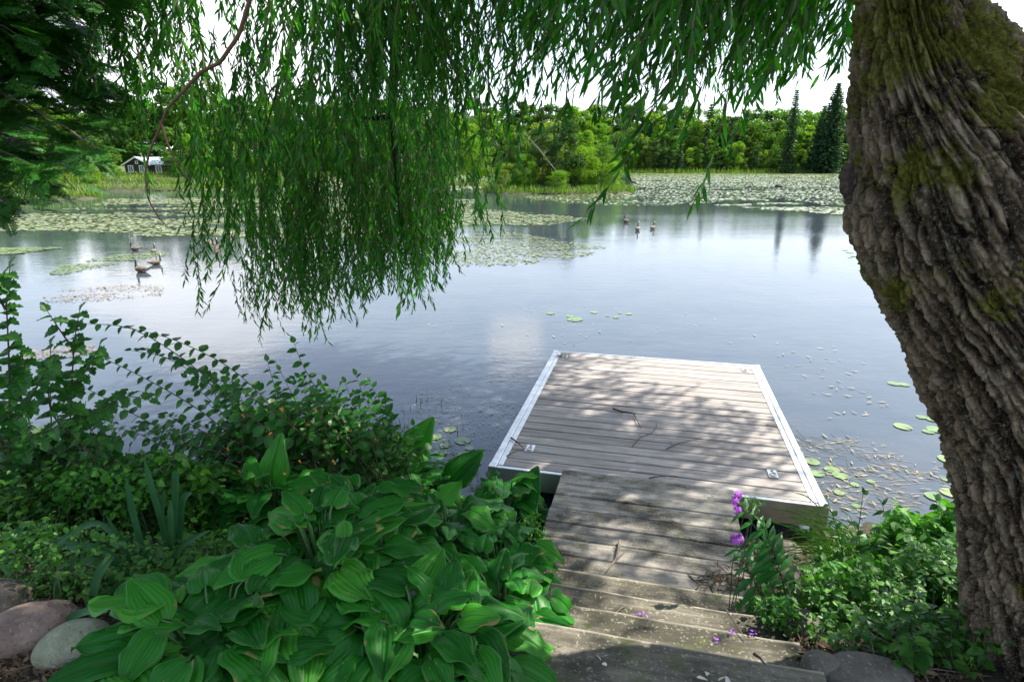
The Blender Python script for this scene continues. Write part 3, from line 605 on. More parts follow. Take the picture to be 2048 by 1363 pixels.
def goose(px, py, heading, label, sc=1.0, hd=0.0, nl=1.0, flap=False):
    p0 = on(px, py, 0); o = thing('goose', label, 'goose', tuple(p0), R_(heading), 'geese on the pond', sc)
    bd = link('body', goose_body(hd, nl), o)
    if not flap:
        for k in (0, 1): link('wing', WG[k], o)
    else:
        bd.rotation_euler.y = -R_(38); bd.location.z = .12
        for s_ in (1, -1):
            b = B(); V = []
            for k in range(8):
                f = k / 7; y = s_ * (.1 + .62 * f); z = .40 + .20 * math.sin(f * 2.5); ch = .26 * (1 - f ** 2.2) + .05; x = .16 + .05 * f
                V += [(x, y, z), (x - ch * .5, y, z + .012), (x - ch, y + s_ * .03, z - .06)]
            F = [(k * 3 + j, k * 3 + j + 1, k * 3 + j + 4, k * 3 + j + 3) for k in range(7) for j in (0, 1)]
            b.add(V, F, 0).build('wing', m_gb, o)
goose(271, 501, 172, 'goose facing left, farthest left of the four by the weed streak', .56)
goose(308, 505, 105, 'goose swimming away beside the left facing goose', .5)
goose(284, 544, 165, 'nearest and largest goose with its white cheek showing', .66)
goose(312, 529, 40, 'pale breasted goose just right of the nearest goose', .54, .3)
goose(437, 505, 100, 'goose rearing up and flapping its wings beside the willow curtain', .66, 0, 1, True)
goose(1252, 445, 110, 'goose farthest away of the trio in mid pond', .68)
goose(1275, 461, 75, 'middle goose of the trio with an upright neck', .68, -.4, 1.1)
goose(1305, 458, 60, 'rightmost goose of the trio in mid pond', .62, -.3, .8)

# ------------------------------------------------------------------ the dock, the walkway and the steps
def dk(ac, al, z=0.0): q = DK_B * ac + DK_A * al; return (float(q[0]), float(q[1]), z)
DROT = -math.atan2(DK_A[0], DK_A[1]); DZ = 0.32
def todk(P): return float(P[0] * DK_B[0] + P[1] * DK_B[1]), float(P[0] * DK_A[0] + P[1] * DK_A[1])
m_al, t, p, out = newmat('brushed_aluminium'); g = geo(t); tcn = N(t, 'ShaderNodeTexCoord')
n1 = noise(t, tcn.outputs['Object'], 9, 6, .7); n2 = noise(t, tcn.outputs['Object'], 40, 3, .6)
t.links.new(ramp(t, n1, [(.3, (.50, .49, .47)), (.6, (.70, .69, .67)), (.8, (.78, .78, .77))]), p.inputs['Base Color'])
p.inputs['Metallic'].default_value = .85; t.links.new(mrange(t, n2, .3, .7, .32, .52), p.inputs['Roughness']); bump(t, n2, .15, .01, p)
def woodmat(name, cols, patch=None, gr=28, patch_sc=2.0, moss=False, thr=(.48, .62), rough=.85, nose=False):
    m, t, p, out = newmat(name); tcn = N(t, 'ShaderNodeTexCoord'); oc = tcn.outputs['Object']; oi = N(t, 'ShaderNodeObjectInfo')
    off = N(t, 'ShaderNodeVectorMath', operation='MULTIPLY_ADD'); cb = N(t, 'ShaderNodeCombineXYZ'); t.links.new(oi.outputs['Random'], cb.inputs[0]); off.inputs[1].default_value = (17, 1, 1)
    t.links.new(cb.outputs[0], off.inputs[0]); t.links.new(oc, off.inputs[2])
    gr1 = noise(t, off.outputs[0], gr, 5, .65, (.05, 1, .3)); gr2 = noise(t, off.outputs[0], gr * 5, 3, .6, (.04, 1, .3)); bl = noise(t, off.outputs[0], 3, 4)
    c = ramp(t, gr1, [(.3, cols[0]), (.55, cols[1]), (.75, cols[2])])
    c = mixc(t, mrange(t, gr2, .5, .75, 0, .55), c, cols[0]); rr = mrange(t, oi.outputs['Random'], 0, 1, .82, 1.1)
    cc = N(t, 'ShaderNodeCombineXYZ'); [t.links.new(rr, cc.inputs[k]) for k in range(3)]
    c = mixc(t, 1.0, c, cc.outputs[0], 'MULTIPLY')
    if patch:
        pn = noise(t, oc, patch_sc, 7, .68, (.8, 1.5, 1)); pf = mrange(t, pn, *thr, 0, .9); c = mixc(t, pf, c, patch)
        sp = noise(t, oc, 75, 3, .6); c = mixc(t, mrange(t, sp, .58, .68, 0, .55), c, (.34, .34, .27)); sp2 = noise(t, oc, 42, 4, .7); c = mixc(t, mrange(t, sp2, .60, .68, 0, .7), c, (.02, .02, .016))
    if moss: mn = noise(t, oc, 6, 6, .7); c = mixc(t, mrange(t, mn, .56, .68, 0, .8), c, (.07, .09, .02))
    if nose:   # paler strip along the front edge of each tread
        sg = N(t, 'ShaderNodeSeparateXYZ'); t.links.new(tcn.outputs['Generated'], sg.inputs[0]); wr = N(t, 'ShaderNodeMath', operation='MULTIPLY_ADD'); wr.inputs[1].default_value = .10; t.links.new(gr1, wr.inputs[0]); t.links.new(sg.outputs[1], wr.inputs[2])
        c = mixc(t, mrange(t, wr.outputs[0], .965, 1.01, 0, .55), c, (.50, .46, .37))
    t.links.new(c, p.inputs['Base Color']); p.inputs['Roughness'].default_value = rough; p.inputs['Specular IOR Level'].default_value = .25
    hs = N(t, 'ShaderNodeMath', operation='ADD'); t.links.new(gr1, hs.inputs[0]); t.links.new(gr2, hs.inputs[1]); bump(t, hs.outputs[0], .45, .004, p)
    return m
m_deck = woodmat('grey_decking', [(.15, .138, .13), (.33, .303, .285), (.46, .43, .405)], gr=34, rough=.8)
m_old = woodmat('weathered_walk_boards', [(.13, .12, .10), (.30, .28, .25), (.44, .41, .365)], (.030, .029, .022), 24, 1.5, True, (.45, .57))
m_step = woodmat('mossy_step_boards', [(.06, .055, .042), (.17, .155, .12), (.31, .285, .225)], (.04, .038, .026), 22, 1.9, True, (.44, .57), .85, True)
m_under = woodmat('dark_framing', [(.03, .025, .02), (.06, .05, .04), (.10, .085, .065)], gr=24)
def plank(name, x0, x1, y0, y1, z0, z1, mat, parent, bev=.006, wob=.0015, n=10):
    b = B(); xs = np.linspace(x0, x1, n); e = bev; V = []
    for x in xs:
        dy = random.uniform(-wob, wob); dz = random.uniform(-wob, wob) * .8
        for y, z in ((y0 + e, z1), (y1 - e, z1), (y1, z1 - e), (y1, z0), (y0, z0), (y0, z1 - e)): V.append((x, y + dy, z + dz * (z > z0 + .01)))
    F = [(k * 6 + j, (k + 1) * 6 + j, (k + 1) * 6 + (j + 1) % 6, k * 6 + (j + 1) % 6) for k in range(n - 1) for j in range(6)]
    F += [(0, 1, 2, 3, 4, 5), tuple(range((n - 1) * 6, n * 6))[::-1]]
    return b.add(V, F).build(name, mat, parent)
dock = thing('dock', 'small square aluminium framed dock with weathered grey deck boards', 'dock', dk(.075, 3.965, DZ), DROT)
HW, DL = 1.22, 3.05
nb = 21; pt_ = (DL - .08) / nb
for k in range(nb): plank('plank', -HW + .105, HW - .105, .04 + k * pt_ + .0065, .04 + (k + 1) * pt_ - .0065, -.028, random.uniform(-.0015, .0015), m_deck, dock, .004, .0008, 8)
for s_ in (-1, 1):
    b = B(); x = s_ * HW; b.box((min(x, x - s_ * .055), 0, -.165), (max(x, x - s_ * .055), DL, .006), bev=.004); b.build('side_rail', m_al, dock)
    b = B(); x = s_ * (HW - .058); b.box((min(x, x - s_ * .044), .045, -.03), (max(x, x - s_ * .044), DL - .045, .003), bev=.003); b.build('rail_cover', m_al, dock)
    for y0 in (.0, DL - .06):
        xx = s_ * (HW + .004); b = B(); b.box((min(xx, xx - s_ * .062), y0 - .004 if y0 == 0 else y0, -.172), (max(xx, xx - s_ * .062), y0 + .06 if y0 == 0 else y0 + .064, .009), bev=.004); b.build('corner_bracket', plain('dull_aluminium', (.28, .28, .29), .5, .8, var=.2) if False else m_al, dock)
        b = B(); x = s_ * (HW - .045); b.box((x - .035, y0 - .001, -1.1), (x + .035, y0 + .06, -.17)); b.build('leg', m_al, dock)
for nm, y0 in (('near_beam', .0), ('far_beam', DL - .036)):
    b = B(); b.box((-HW + .06, y0, -.165), (HW - .06, y0 + .034, .004), bev=.003); b.build('end_beam', m_al, dock)
m_blk = plain('undark_metal', (.03, .03, .03), .5); B().box((-HW + .06, .04, -.12), (HW - .06, DL - .04, -.11)).build('underframe', m_blk, dock)
for px, py in ((1060, 897), (1545, 948), (1490, 741), (1130, 713)):
    ac, al = todk(on(px, py, DZ)); x, y = ac - .075, al - 3.965
    cl = B().box((x - .035, y - .06, .003), (x + .035, y + .06, .009), bev=.002).build('cleat_plate', m_al, dock)
    b = B(); a = np.linspace(0, 2 * math.pi, 17); b.tube(np.stack([x + .024 * np.cos(a), y - .018 + .026 * np.sin(a), .014 + 0 * a], -1), .005, 6, cap=False); b.build('ring', m_al, cl)
    b = B(); b.tube([(x, y + .035, .004), (x, y + .035, .014)], .010, 8); b.build('bolt', m_blk, cl)
walk = thing('boardwalk', 'weathered lichen stained plank walkway leading down onto the dock', 'walkway', dk(.05, 2.8, .36), DROT)
ed = [3.995, 3.80, 3.635, 3.465, 3.305, 3.14, 2.98, 2.80, 2.66]
for a_, b_ in zip(ed[1:], ed): plank('plank', -.615 + random.uniform(-.006, .006), .615 + random.uniform(-.006, .006), a_ - 2.8 + .004, b_ - 2.8 - .004, -.036, random.uniform(-.002, .002), m_old, walk, .006, .0018)
for x in (-.56, .52): B().box((x, -.2, -.17), (x + .045, 1.06, -.039)).build('stringer', m_under, walk)
steps = thing('garden_steps', 'worn mossy wooden steps climbing up from the walkway', 'steps', dk(.05, 1.6, .36), DROT)
SX0, SX1 = -.63, .61
tr_ = [(.505, 2.675, 2.35), (.65, 2.375, 2.05), (.795, 2.085, 1.76), (.94, 1.80, 1.53), (.94, 1.52, 1.24), (.94, 1.23, .95), (.94, .94, .66)]
for k, (z, y1, y0) in enumerate(tr_):
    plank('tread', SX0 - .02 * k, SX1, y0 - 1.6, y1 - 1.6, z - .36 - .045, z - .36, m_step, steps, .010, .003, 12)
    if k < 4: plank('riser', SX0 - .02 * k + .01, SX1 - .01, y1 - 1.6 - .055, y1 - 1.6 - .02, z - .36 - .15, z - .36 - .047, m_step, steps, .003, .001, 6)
for x in (SX0 - .06, SX1 + .02):
    b = B(); b.add([(x + dx, y - 1.6, z - .36) for dx in (0, .045) for y, z in ((2.62, .30), (2.62, .44), (1.77, .87), (.7, .87), (.7, .72), (1.9, .72))], [(0, 1, 2, 3, 4, 5), (11, 10, 9, 8, 7, 6)] + [(k, (k + 1) % 6, (k + 1) % 6 + 6, k + 6) for k in range(6)]); b.build('stringer', m_under, steps)
# twigs, petals and little things lying on the boards
m_twig = plain('twig_bark', (.06, .045, .035), .8, var=.4, sc=60)
m_twigl = plain('dry_twig', (.17, .14, .11), .8, var=.4, sc=60)
def twig(pts, r, z, label, mat=m_twig, side=()):
    P = np.array([on(px, py, z) for px, py in pts]); P[:, 2] = z + r + .002; P[1:-1, 2] += .006; c0 = P[0].copy(); b = B(); b.tube(P - c0, np.linspace(r, r * .4, len(P)), 6)
    for sp in side:
        Q = np.array([on(px, py, z) for px, py in sp]); Q[:, 2] = z + r * .7; b.tube(Q - c0, np.linspace(r * .6, r * .25, len(Q)), 5)
    o = b.build('twig', mat); o.location = tuple(c0); tag(o, label, 'twig')
dz = DZ + .006
twig([(1226, 819), (1245, 826), (1262, 828), (1272, 830)], .009, dz, 'dark leafy twig lying at the middle of the dock', side=[[(1245, 826), (1236, 822)]])
twig([(1267, 829), (1275, 845), (1282, 858)], .007, dz, 'short thick twig pointing down right in the middle of the dock')
twig([(1265, 893), (1280, 877), (1300, 870), (1312, 858), (1313, 846)], .0045, dz, 'thin curly twig beside the short thick twig on the dock', side=[[(1285, 874), (1274, 866)]])
twig([(1332, 899), (1360, 888), (1404, 878)], .005, dz, 'straight twig lying across the dock boards near the walkway', side=[[(1345, 893), (1340, 882)]])
twig([(1298, 957), (1320, 955), (1354, 953)], .005, dz, 'twig with a frayed end at the foot of the dock', side=[[(1305, 956), (1310, 952)]])
twig([(1022, 877), (1036, 888), (1047, 898)], .008, dz, 'dark twig resting against the left mooring plate')
twig([(1013, 913), (1028, 906), (1046, 900)], .0045, dz, 'thin reddish twig below the left mooring plate')
twig([(1532, 850), (1548, 855), (1562, 861)], .004, dz, 'thin twig by the right rail of the dock')
twig([(1240, 1084), (1236, 1105), (1232, 1122), (1218, 1140), (1203, 1155)], .010, .366, 'forked lichen covered stick lying on the walkway', m_twigl, [[(1236, 1102), (1226, 1096)], [(1234, 1118), (1250, 1104)], [(1232, 1122), (1222, 1130)]])
twig([(1135, 1016), (1139, 1030)], .005, .366, 'short pale twig on the left of the walkway', m_twigl)
twig([(1342, 1042), (1358, 1050), (1372, 1062)], .004, .366, 'pale split twig on the right of the walkway', m_twigl)
twig([(1226, 1232), (1240, 1222), (1252, 1211)], .005, .655, 'curved pale twig on the second step', m_twigl, [[(1240, 1222), (1252, 1230), (1268, 1236)]])
twig([(1080, 1262), (1098, 1260), (1118, 1258)], .005, .80, 'dark twig poking out from under the hosta onto the third step')
twig([(1172, 1172), (1185, 1182), (1192, 1190)], .004, .51, 'pale splinter on the first step', m_twigl)
twig([(1452, 1221), (1470, 1250), (1492, 1280)], .004, .80, 'long thin stalk leaning on the steps by the weeds', m_twigl)
twig([(1507, 1310), (1520, 1322), (1530, 1332)], .006, .95, 'dark bark sliver on the lower right of the steps')
m_petal = plain('purple_petal', (.30, .07, .55), .6, var=.3, sc=80)
m_pit = plain('pale_fallen_petal', (.55, .52, .45), .6, var=.2)
PET = leafshape([(0, .1), (.3, .2), (.7, .32), (1, .12)], .2, .3)
def petals(px, py, z, label, n=4, s_=.014, mat=None):
    p0 = on(px, py, z); o = B().scatter(PET, np.array([[0, 0, .006]] * n) + rng.normal(size=(n, 3)) * [.008, .008, .003], frames(rdir(n) * [1, 1, .3], np.tile([0, 0, 1.], (n, 1)) + .4 * rng.normal(size=(n, 3))), s_ * rng.uniform(.7, 1.2, n)).build('fallen_petals', mat or m_petal)
    o.location = (p0[0], p0[1], z + .004); tag(o, label, 'petals')
petals(1282, 1232, .655, 'largest fallen purple blossom on the second step', 6, .018)
petals(1463, 1265, .80, 'fallen purple petals at the left of the right hand trio', 5)
petals(1503, 1269, .80, 'fallen purple petals beside the weeds on the third step', 6)
petals(1432, 1281, .80, 'small fallen purple petals above the step edge', 3)
petals(1413, 1357, .945, 'pale fallen petal at the bottom edge of the lowest step', 2, .03, m_pit)
petals(1455, 1357, .945, 'second pale petal, right of its twin on the lowest step', 2, .03, m_pit)
petals(1205, 1330, .945, 'pale pit lying left of the middle of the lowest step', 2, .02, m_pit)
m_alg = leafmat('wet_algae', [(.10, .14, .02), (.18, .20, .05)], .1, .6)
p0 = on(1124, 712, DZ); o = B().scatter(LANCE, rng.normal(size=(60, 3)) * [.05, .03, .006] + [0, 0, .014], frames(rdir(60) * [1, 1, .2], rdir(60, 2)), rng.uniform(.03, .07, 60)).build('pond_weed', m_alg); o.location = tuple(p0); tag(o, 'clump of wet pond weed on the far left corner of the dock', 'pond weed')
# ------------------------------------------------------------------ the willow
m_bark, t, p, out = newmat('willow_bark'); g = geo(t); tcn = N(t, 'ShaderNodeTexCoord'); oc = tcn.outputs['Object']
at_ = N(t, 'ShaderNodeAttribute'); at_.attribute_name = 'ridge'
uvn = N(t, 'ShaderNodeAttribute'); uvn.attribute_name = 'along'
n1 = noise(t, uvn.outputs['Vector'], 26, 7, .78); n2 = noise(t, oc, 90, 5, .75); n3 = noise(t, oc, 5, 5, .6)
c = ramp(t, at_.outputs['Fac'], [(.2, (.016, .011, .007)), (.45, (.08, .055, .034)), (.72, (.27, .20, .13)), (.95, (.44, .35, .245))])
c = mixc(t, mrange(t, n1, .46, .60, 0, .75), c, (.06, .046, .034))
n5 = noise(t, oc, 24, 5, .75); c = mixc(t, mrange(t, n5, .57, .62, 0, .65), c, (.24, .25, .19)); c = mixc(t, mrange(t, n5, .40, .45, .6, 0), c, (.025, .02, .014)); c = mixc(t, mrange(t, n2, .54, .62, 0, .7), c, (.36, .35, .28))
sx_ = N(t, 'ShaderNodeSeparateXYZ'); t.links.new(g.outputs['Position'], sx_.inputs[0])
mz = mrange(t, sx_.outputs['Z'], 1.9, 3.0, 0, .16); mo = N(t, 'ShaderNodeMath', operation='ADD'); t.links.new(n3, mo.inputs[0]); t.links.new(mz, mo.inputs[1])
n4 = noise(t, oc, 45, 4, .7); mo2 = N(t, 'ShaderNodeMath', operation='MULTIPLY_ADD'); mo2.inputs[1].default_value = .35; t.links.new(n4, mo2.inputs[0]); t.links.new(mo.outputs[0], mo2.inputs[2])
c = mixc(t, mrange(t, mo2.outputs[0], .79, .86, 0, .85), c, ramp(t, n2, [(.35, (.035, .05, .008)), (.65, (.24, .25, .02))]))
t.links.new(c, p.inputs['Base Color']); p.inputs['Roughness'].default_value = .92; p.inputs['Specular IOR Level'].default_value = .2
hs = N(t, 'ShaderNodeMath', operation='ADD'); t.links.new(n1, hs.inputs[0]); t.links.new(n2, hs.inputs[1]); bump(t, hs.outputs[0], 1.0, .016, p)
YT = 1.75
cont = [(-60, 1730, 1925), (0, 1722, 1938), (60, 1713, 1965), (120, 1706, 2005), (200, 1702, 2075), (280, 1700, 2160), (350, 1698, 2200), (420, 1710, 2235), (520, 1752, 2270), (640, 1808, 2300), (740, 1843, 2320), (830, 1884, 2330), (900, 1899, 2335), (1000, 1916, 2340), (1130, 1930, 2350), (1250, 1932, 2370), (1363, 1930, 2400)]
cs = []; rs_ = []
for y, xl, xr in cont:
    a, b_ = ray(xl, y), ray(xr, y); a /= np.linalg.norm(a); b_ /= np.linalg.norm(b_); d = a + b_; d /= np.linalg.norm(d)
    Yc = YT + .0 * y; cpt = d * (Yc / d[1]); rr = np.linalg.norm(cpt) * math.sin(.5 * math.acos(float(a @ b_))); cs.append(cpt + [0, 0, CAMZ]); rs_.append(rr)
cs = np.array(cs)[::-1]; rs_ = np.array(rs_)[::-1]
base = cs[0].copy(); gz = float(ground_h(base[0], base[1]))
if cs[0][2] > gz - .1:
    cs = np.concatenate([[cs[0] + [.04, .02, gz - .25 - cs[0][2]]], cs]); rs_ = np.concatenate([[rs_[0] * 1.3], rs_])
top = cs[-1]; cs = np.concatenate([cs, [top + [-.02, .08, .4], top + [.0, .2, .9], top + [.06, .35, 1.4]]]); rs_ = np.concatenate([rs_, [rs_[-1] * .98, rs_[-1] * .95, rs_[-1] * .8]])
L_ = np.concatenate([[0], np.cumsum(np.linalg.norm(np.diff(cs, axis=0), axis=1))])
def bark_tube(cs, rs_, nv, nu, amp=1.0, twist=0.5, name='trunk', parent=None):
    L_ = np.concatenate([[0], np.cumsum(np.linalg.norm(np.diff(cs, axis=0), axis=1))]); v = np.linspace(0, L_[-1], nv)
    cc = np.stack([np.interp(v, L_, cs[:, k]) for k in range(3)], -1); rr = np.interp(v, L_, rs_)
    kw = max(3, nv // 22) | 1; ker = np.hanning(kw + 2)[1:-1]; ker /= ker.sum()
    sm = lambda a: np.convolve(np.concatenate([np.full(kw // 2, a[0]), a, np.full(kw // 2, a[-1])]), ker, 'valid')
    cc = np.stack([sm(cc[:, k]) for k in range(3)], -1); rr = sm(rr)
    T = np.gradient(cc, axis=0); T /= np.linalg.norm(T, axis=1)[:, None]
    X = np.cross([0, 1.0, 0], T); X /= np.linalg.norm(X, axis=1)[:, None]; Yv = np.cross(T, X)
    u = np.linspace(0, 2 * math.pi, nu, endpoint=False); U, Vv = np.meshgrid(u, v); tw = U + twist * Vv
    R0 = .36; q = np.stack([np.cos(tw) * R0, np.sin(tw) * R0, Vv * .25], -1)
    wp = np.stack([np.cos(tw) * R0 * 3, np.sin(tw) * R0 * 3, Vv * 2.2], -1)
    q = q + .042 * (np.stack([fbm(wp, 3), fbm(wp + 31, 3), fbm(wp + 57, 3)], -1) - .47) * [1, 1, 1.5]
    pl = lambda n_, w_: (lambda x_: x_ * x_ * (3 - 2 * x_))(np.clip(np.abs(2 * n_ - 1) / w_, 0, 1))
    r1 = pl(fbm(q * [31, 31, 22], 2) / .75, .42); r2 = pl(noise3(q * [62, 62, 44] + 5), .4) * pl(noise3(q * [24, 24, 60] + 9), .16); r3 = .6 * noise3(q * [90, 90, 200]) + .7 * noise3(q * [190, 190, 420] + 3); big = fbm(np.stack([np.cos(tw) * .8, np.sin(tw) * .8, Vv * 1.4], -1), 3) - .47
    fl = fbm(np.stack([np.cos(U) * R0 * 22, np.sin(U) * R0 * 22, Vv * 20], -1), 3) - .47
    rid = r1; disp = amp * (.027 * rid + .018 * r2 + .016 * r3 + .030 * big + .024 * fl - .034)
    P = cc[:, None, :] + (rr[:, None] + disp)[..., None] * (np.cos(U)[..., None] * X[:, None, :] + np.sin(U)[..., None] * Yv[:, None, :])
    i, j = np.meshgrid(np.arange(nv - 1), np.arange(nu), indexing='ij')
    F = np.stack([i * nu + j, i * nu + (j + 1) % nu, (i + 1) * nu + (j + 1) % nu, (i + 1) * nu + j], -1).reshape(-1, 4)
    me = B().add(P.reshape(-1, 3), F).mesh(name, m_bark, True)
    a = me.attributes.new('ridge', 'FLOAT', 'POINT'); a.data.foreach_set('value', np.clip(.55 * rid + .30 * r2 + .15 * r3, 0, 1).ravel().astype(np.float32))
    a = me.attributes.new('along', 'FLOAT_VECTOR', 'POINT'); a.data.foreach_set('vector', (q * [1, 1, 2.5]).reshape(-1, 3).astype(np.float32).ravel())
    return link(name, me, parent), cc, rr
willow = thing('willow_tree', 'huge weeping willow with deeply furrowed mossy trunk and hanging leaf curtains', 'tree', tuple(cs[0]))
wl = -np.array(cs[0])
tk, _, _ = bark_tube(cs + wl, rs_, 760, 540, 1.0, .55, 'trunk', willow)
fork = cs[-1]
def limb(pts, r0, r1, nv=160, nu=60):
    pts = np.array(pts, float); k = np.linspace(0, 1, len(pts)); kk = np.linspace(0, 1, 14); q = np.stack([np.interp(kk, k, pts[:, c_]) for c_ in range(3)], -1)
    return bark_tube(q + wl, np.linspace(r0, r1, 14), nv, nu, .35, .4, 'limb', willow)
limb([fork, (1.2, 3.3, 4.85), (.3, 4.4, 5.2), (-.9, 5.2, 5.0), (-2.2, 5.6, 4.6)], .20, .05)
limb([fork, (2.2, 4.0, 5.3), (2.8, 5.6, 5.9), (3.4, 7.2, 5.8)], .17, .04)
limb([fork, (2.3, 3.6, 5.3), (3.8, 5.4, 6.0), (5.4, 6.8, 6.3)], .18, .05)
limb([fork, (1.2, 1.6, 5.3), (-.4, .9, 5.7), (-2.2, 1.4, 5.5)], .17, .04)
b = B()   # slab of loose bark curling off the left edge of the trunk
rb = random.Random(3); V = []; nrw = 12
for k in range(nrw):
    f = k / (nrw - 1); c_ = at(1699 - 7 * math.sin(f * 3.0) + rb.uniform(-2, 2), 325 + 82 * f, YT - .02) + wl; w_ = .022 * math.sin(math.pi * min(.97, .2 + .75 * f)) + rb.uniform(0, .006)
    V += [c_ + [-w_, -.004, rb.uniform(-.006, .006)], c_ + [-.2 * w_, -.016, 0], c_ + [w_, 0, rb.uniform(-.006, .006)], c_ + [0, .008, 0]]
b.add(V, [(k * 4 + j, k * 4 + (j + 1) % 4, k * 4 + 4 + (j + 1) % 4, k * 4 + 4 + j) for k in range(nrw - 1) for j in range(4)] + [(3, 2, 1, 0), tuple(range(nrw * 4 - 4, nrw * 4))]); b.build('loose_bark', plain('loose_bark', (.06, .045, .034), .9, var=.6, sc=60, bmp=.8), willow)
g_wil = leafmat('willow_leaf', [(.014, .11, .010), (.028, .16, .012), (.05, .22, .016), (.10, .30, .022)], .5, .42, (1.3, 1.9, .5))
m_wtw = plain('willow_twig', (.13, .075, .04), .7, var=.3)
WS = LANCE
def strand_cluster(L, ns, spread, lean, wav=.06, lf=.09, step=.023):
    b = B(); P = []; Dd = []; Nn = []
    for s_ in range(ns):
        st = np.array([rng.normal(0, spread), rng.normal(0, spread * .8), -rng.uniform(0, .25) * L]); Ls = L * rng.uniform(.55, 1.0) + st[2] * .5; n = max(5, int(Ls / .08)); k = np.linspace(0, 1, n)
        ph = rng.uniform(0, 6.28, 2); ln = np.array(lean) * rng.uniform(.6, 1.3) + rng.normal(0, .08, 2)
        pts = np.stack([st[0] + ln[0] * Ls * k ** 1.2 + wav * Ls * np.sin(k * 4 + ph[0]) * k, st[1] + ln[1] * Ls * k ** 1.2 + wav * Ls * np.sin(k * 3.4 + ph[1]) * k, st[2] - Ls * (k - .12 * k * k)], -1)
        b.tube(pts, np.linspace(.0032, .0012, n), 3, 1, cap=False)
        m = int(Ls / step); kk = (np.arange(m) + rng.uniform(0, 1, m)) / m; q = np.stack([np.interp(kk, k, pts[:, c_]) for c_ in range(3)], -1)
        tg = np.gradient(pts, axis=0); tq = np.stack([np.interp(kk, k, tg[:, c_]) for c_ in range(3)], -1); tq /= np.linalg.norm(tq, axis=1)[:, None]
        az = rng.uniform(0, 6.28, m); rd = np.stack([np.cos(az), np.sin(az), 0 * az], -1)
        P.append(q); Dd.append(tq * .8 + rd * rng.uniform(.25, .75, m)[:, None] + [0, 0, -.25]); Nn.append(rdir(m))
    P = np.concatenate(P); Dd = np.concatenate(Dd); Nn = np.concatenate(Nn); n = len(P)
    sc = lf * rng.uniform(.55, 1.2, n); b.scatter(WS, P, frames(Dd, Nn), sc[:, None] * np.stack([rng.uniform(.9, 1.5, n), np.ones(n), np.ones(n)], -1)); return b.mesh('hanging_branch', [g_wil, m_wtw])
TS = {}
for key, L, ns in (('s', .75, 7), ('m', 1.25, 8), ('l', 1.9, 8)):
    for ln, lv in (('v', (.02, 0)), ('w', (-.32, .02))):
        TS[key + ln] = [(strand_cluster(L, ns, .16, lv), L) for _ in range(4)]
for key, L, ns in (('fs', .75, 8), ('fm', 1.15, 9)):
    TS[key] = [(strand_cluster(L, ns, .15, (.02 if k_ % 2 else -.06, 0), .09, .068, .019), L) for k_ in range(6)]
bx = [150, 250, 330, 400, 430, 500, 560, 620, 700, 760, 860, 900, 940, 955, 1000, 1040, 1100, 1140, 1160, 1200, 1235, 1252, 1268, 1300, 1350, 1400, 1450, 1500, 1560, 1600, 1650, 1700, 1750]
by = [250, 300, 300, 400, 640, 690, 665, 650, 680, 600, 610, 530, 440, 330, 250, 225, 140, 55, 190, 220, 350, 365, 270, 225, 190, 150, 165, 200, 205, 120, 105, 60, 40]
def hang(px, yb, Y, key, idx, rz=0.0, sc=1.0):
    tl = TS[key]; me, L = tl[idx % len(tl)]; L = L * sc; tip = at(px, yb, Y); lean = -.32 if key[1] == 'w' else .02
    o = link('hanging_branch', me, willow, (tip[0] - lean * L * .9 + wl[0], Y + wl[1], tip[2] + L * .88 + wl[2]), (0, 0, rz), sc); return o
cnt = 0
def zone(n, x0, x1, ymin, Y0, Y1, keys, fac=1.0, pw=.75, seed=0, bfun=None):
    rs = random.Random(seed)
    for _ in range(n):
        x = rs.uniform(x0, x1); yb_ = float(np.interp(x, bx, by)) * fac if bfun is None else bfun(x)
        y = ymin + (yb_ - ymin) * rs.random() ** pw if yb_ > ymin else yb_; Yd = rs.uniform(Y0, Y1)
        hang(x, y, Yd, rs.choice(keys), rs.randrange(12), rs.uniform(-.5, .5), rs.uniform(.8, 1.15))
zone(60, 520, 892, 330, 4.2, 6.0, ['fm', 'fs', 'fm', 'fm'], 1.0, .75, 1)
zone(18, 640, 890, 150, 4.2, 6.0, ['fm', 'fm', 'mv'], 1.0, .7, 21)
zone(14, 450, 920, 560, 4.4, 5.4, ['fm', 'fs'], .97, .5, 12)
zone(22, 640, 900, 60, 3.4, 4.8, ['mv', 'fm'], .45, .6, 2)
zone(24, 210, 640, 10, 3.2, 5.2, ['mw', 'sv', 'mv'], .68, .8, 3)
zone(6, 230, 450, 120, 4.0, 5.4, ['sv', 'mv'], .95, .7, 13)
zone(20, 890, 1110, 40, 3.4, 5.0, ['fm', 'mw', 'fm'], 1.0, .7, 4)
zone(38, 1130, 1630, -20, 2.0, 3.4, ['mw', 'sw', 'lw'], 1.0, .7, 5)
zone(10, 1380, 1600, 60, 3.6, 4.6, ['mv', 'sv'], 1.0, .6, 6)
zone(16, 1000, 1350, -60, 2.6, 4.0, ['mv', 'mw'], .45, .7, 7)
hang(1250, 348, 2.2, 'mw', 0, 0, 1.0); hang(1262, 240, 2.0, 'mw', 1); hang(388, 545, 4.4, 'mw', 2, 0, .8); hang(600, 640, 4.6, 'mv', 1)
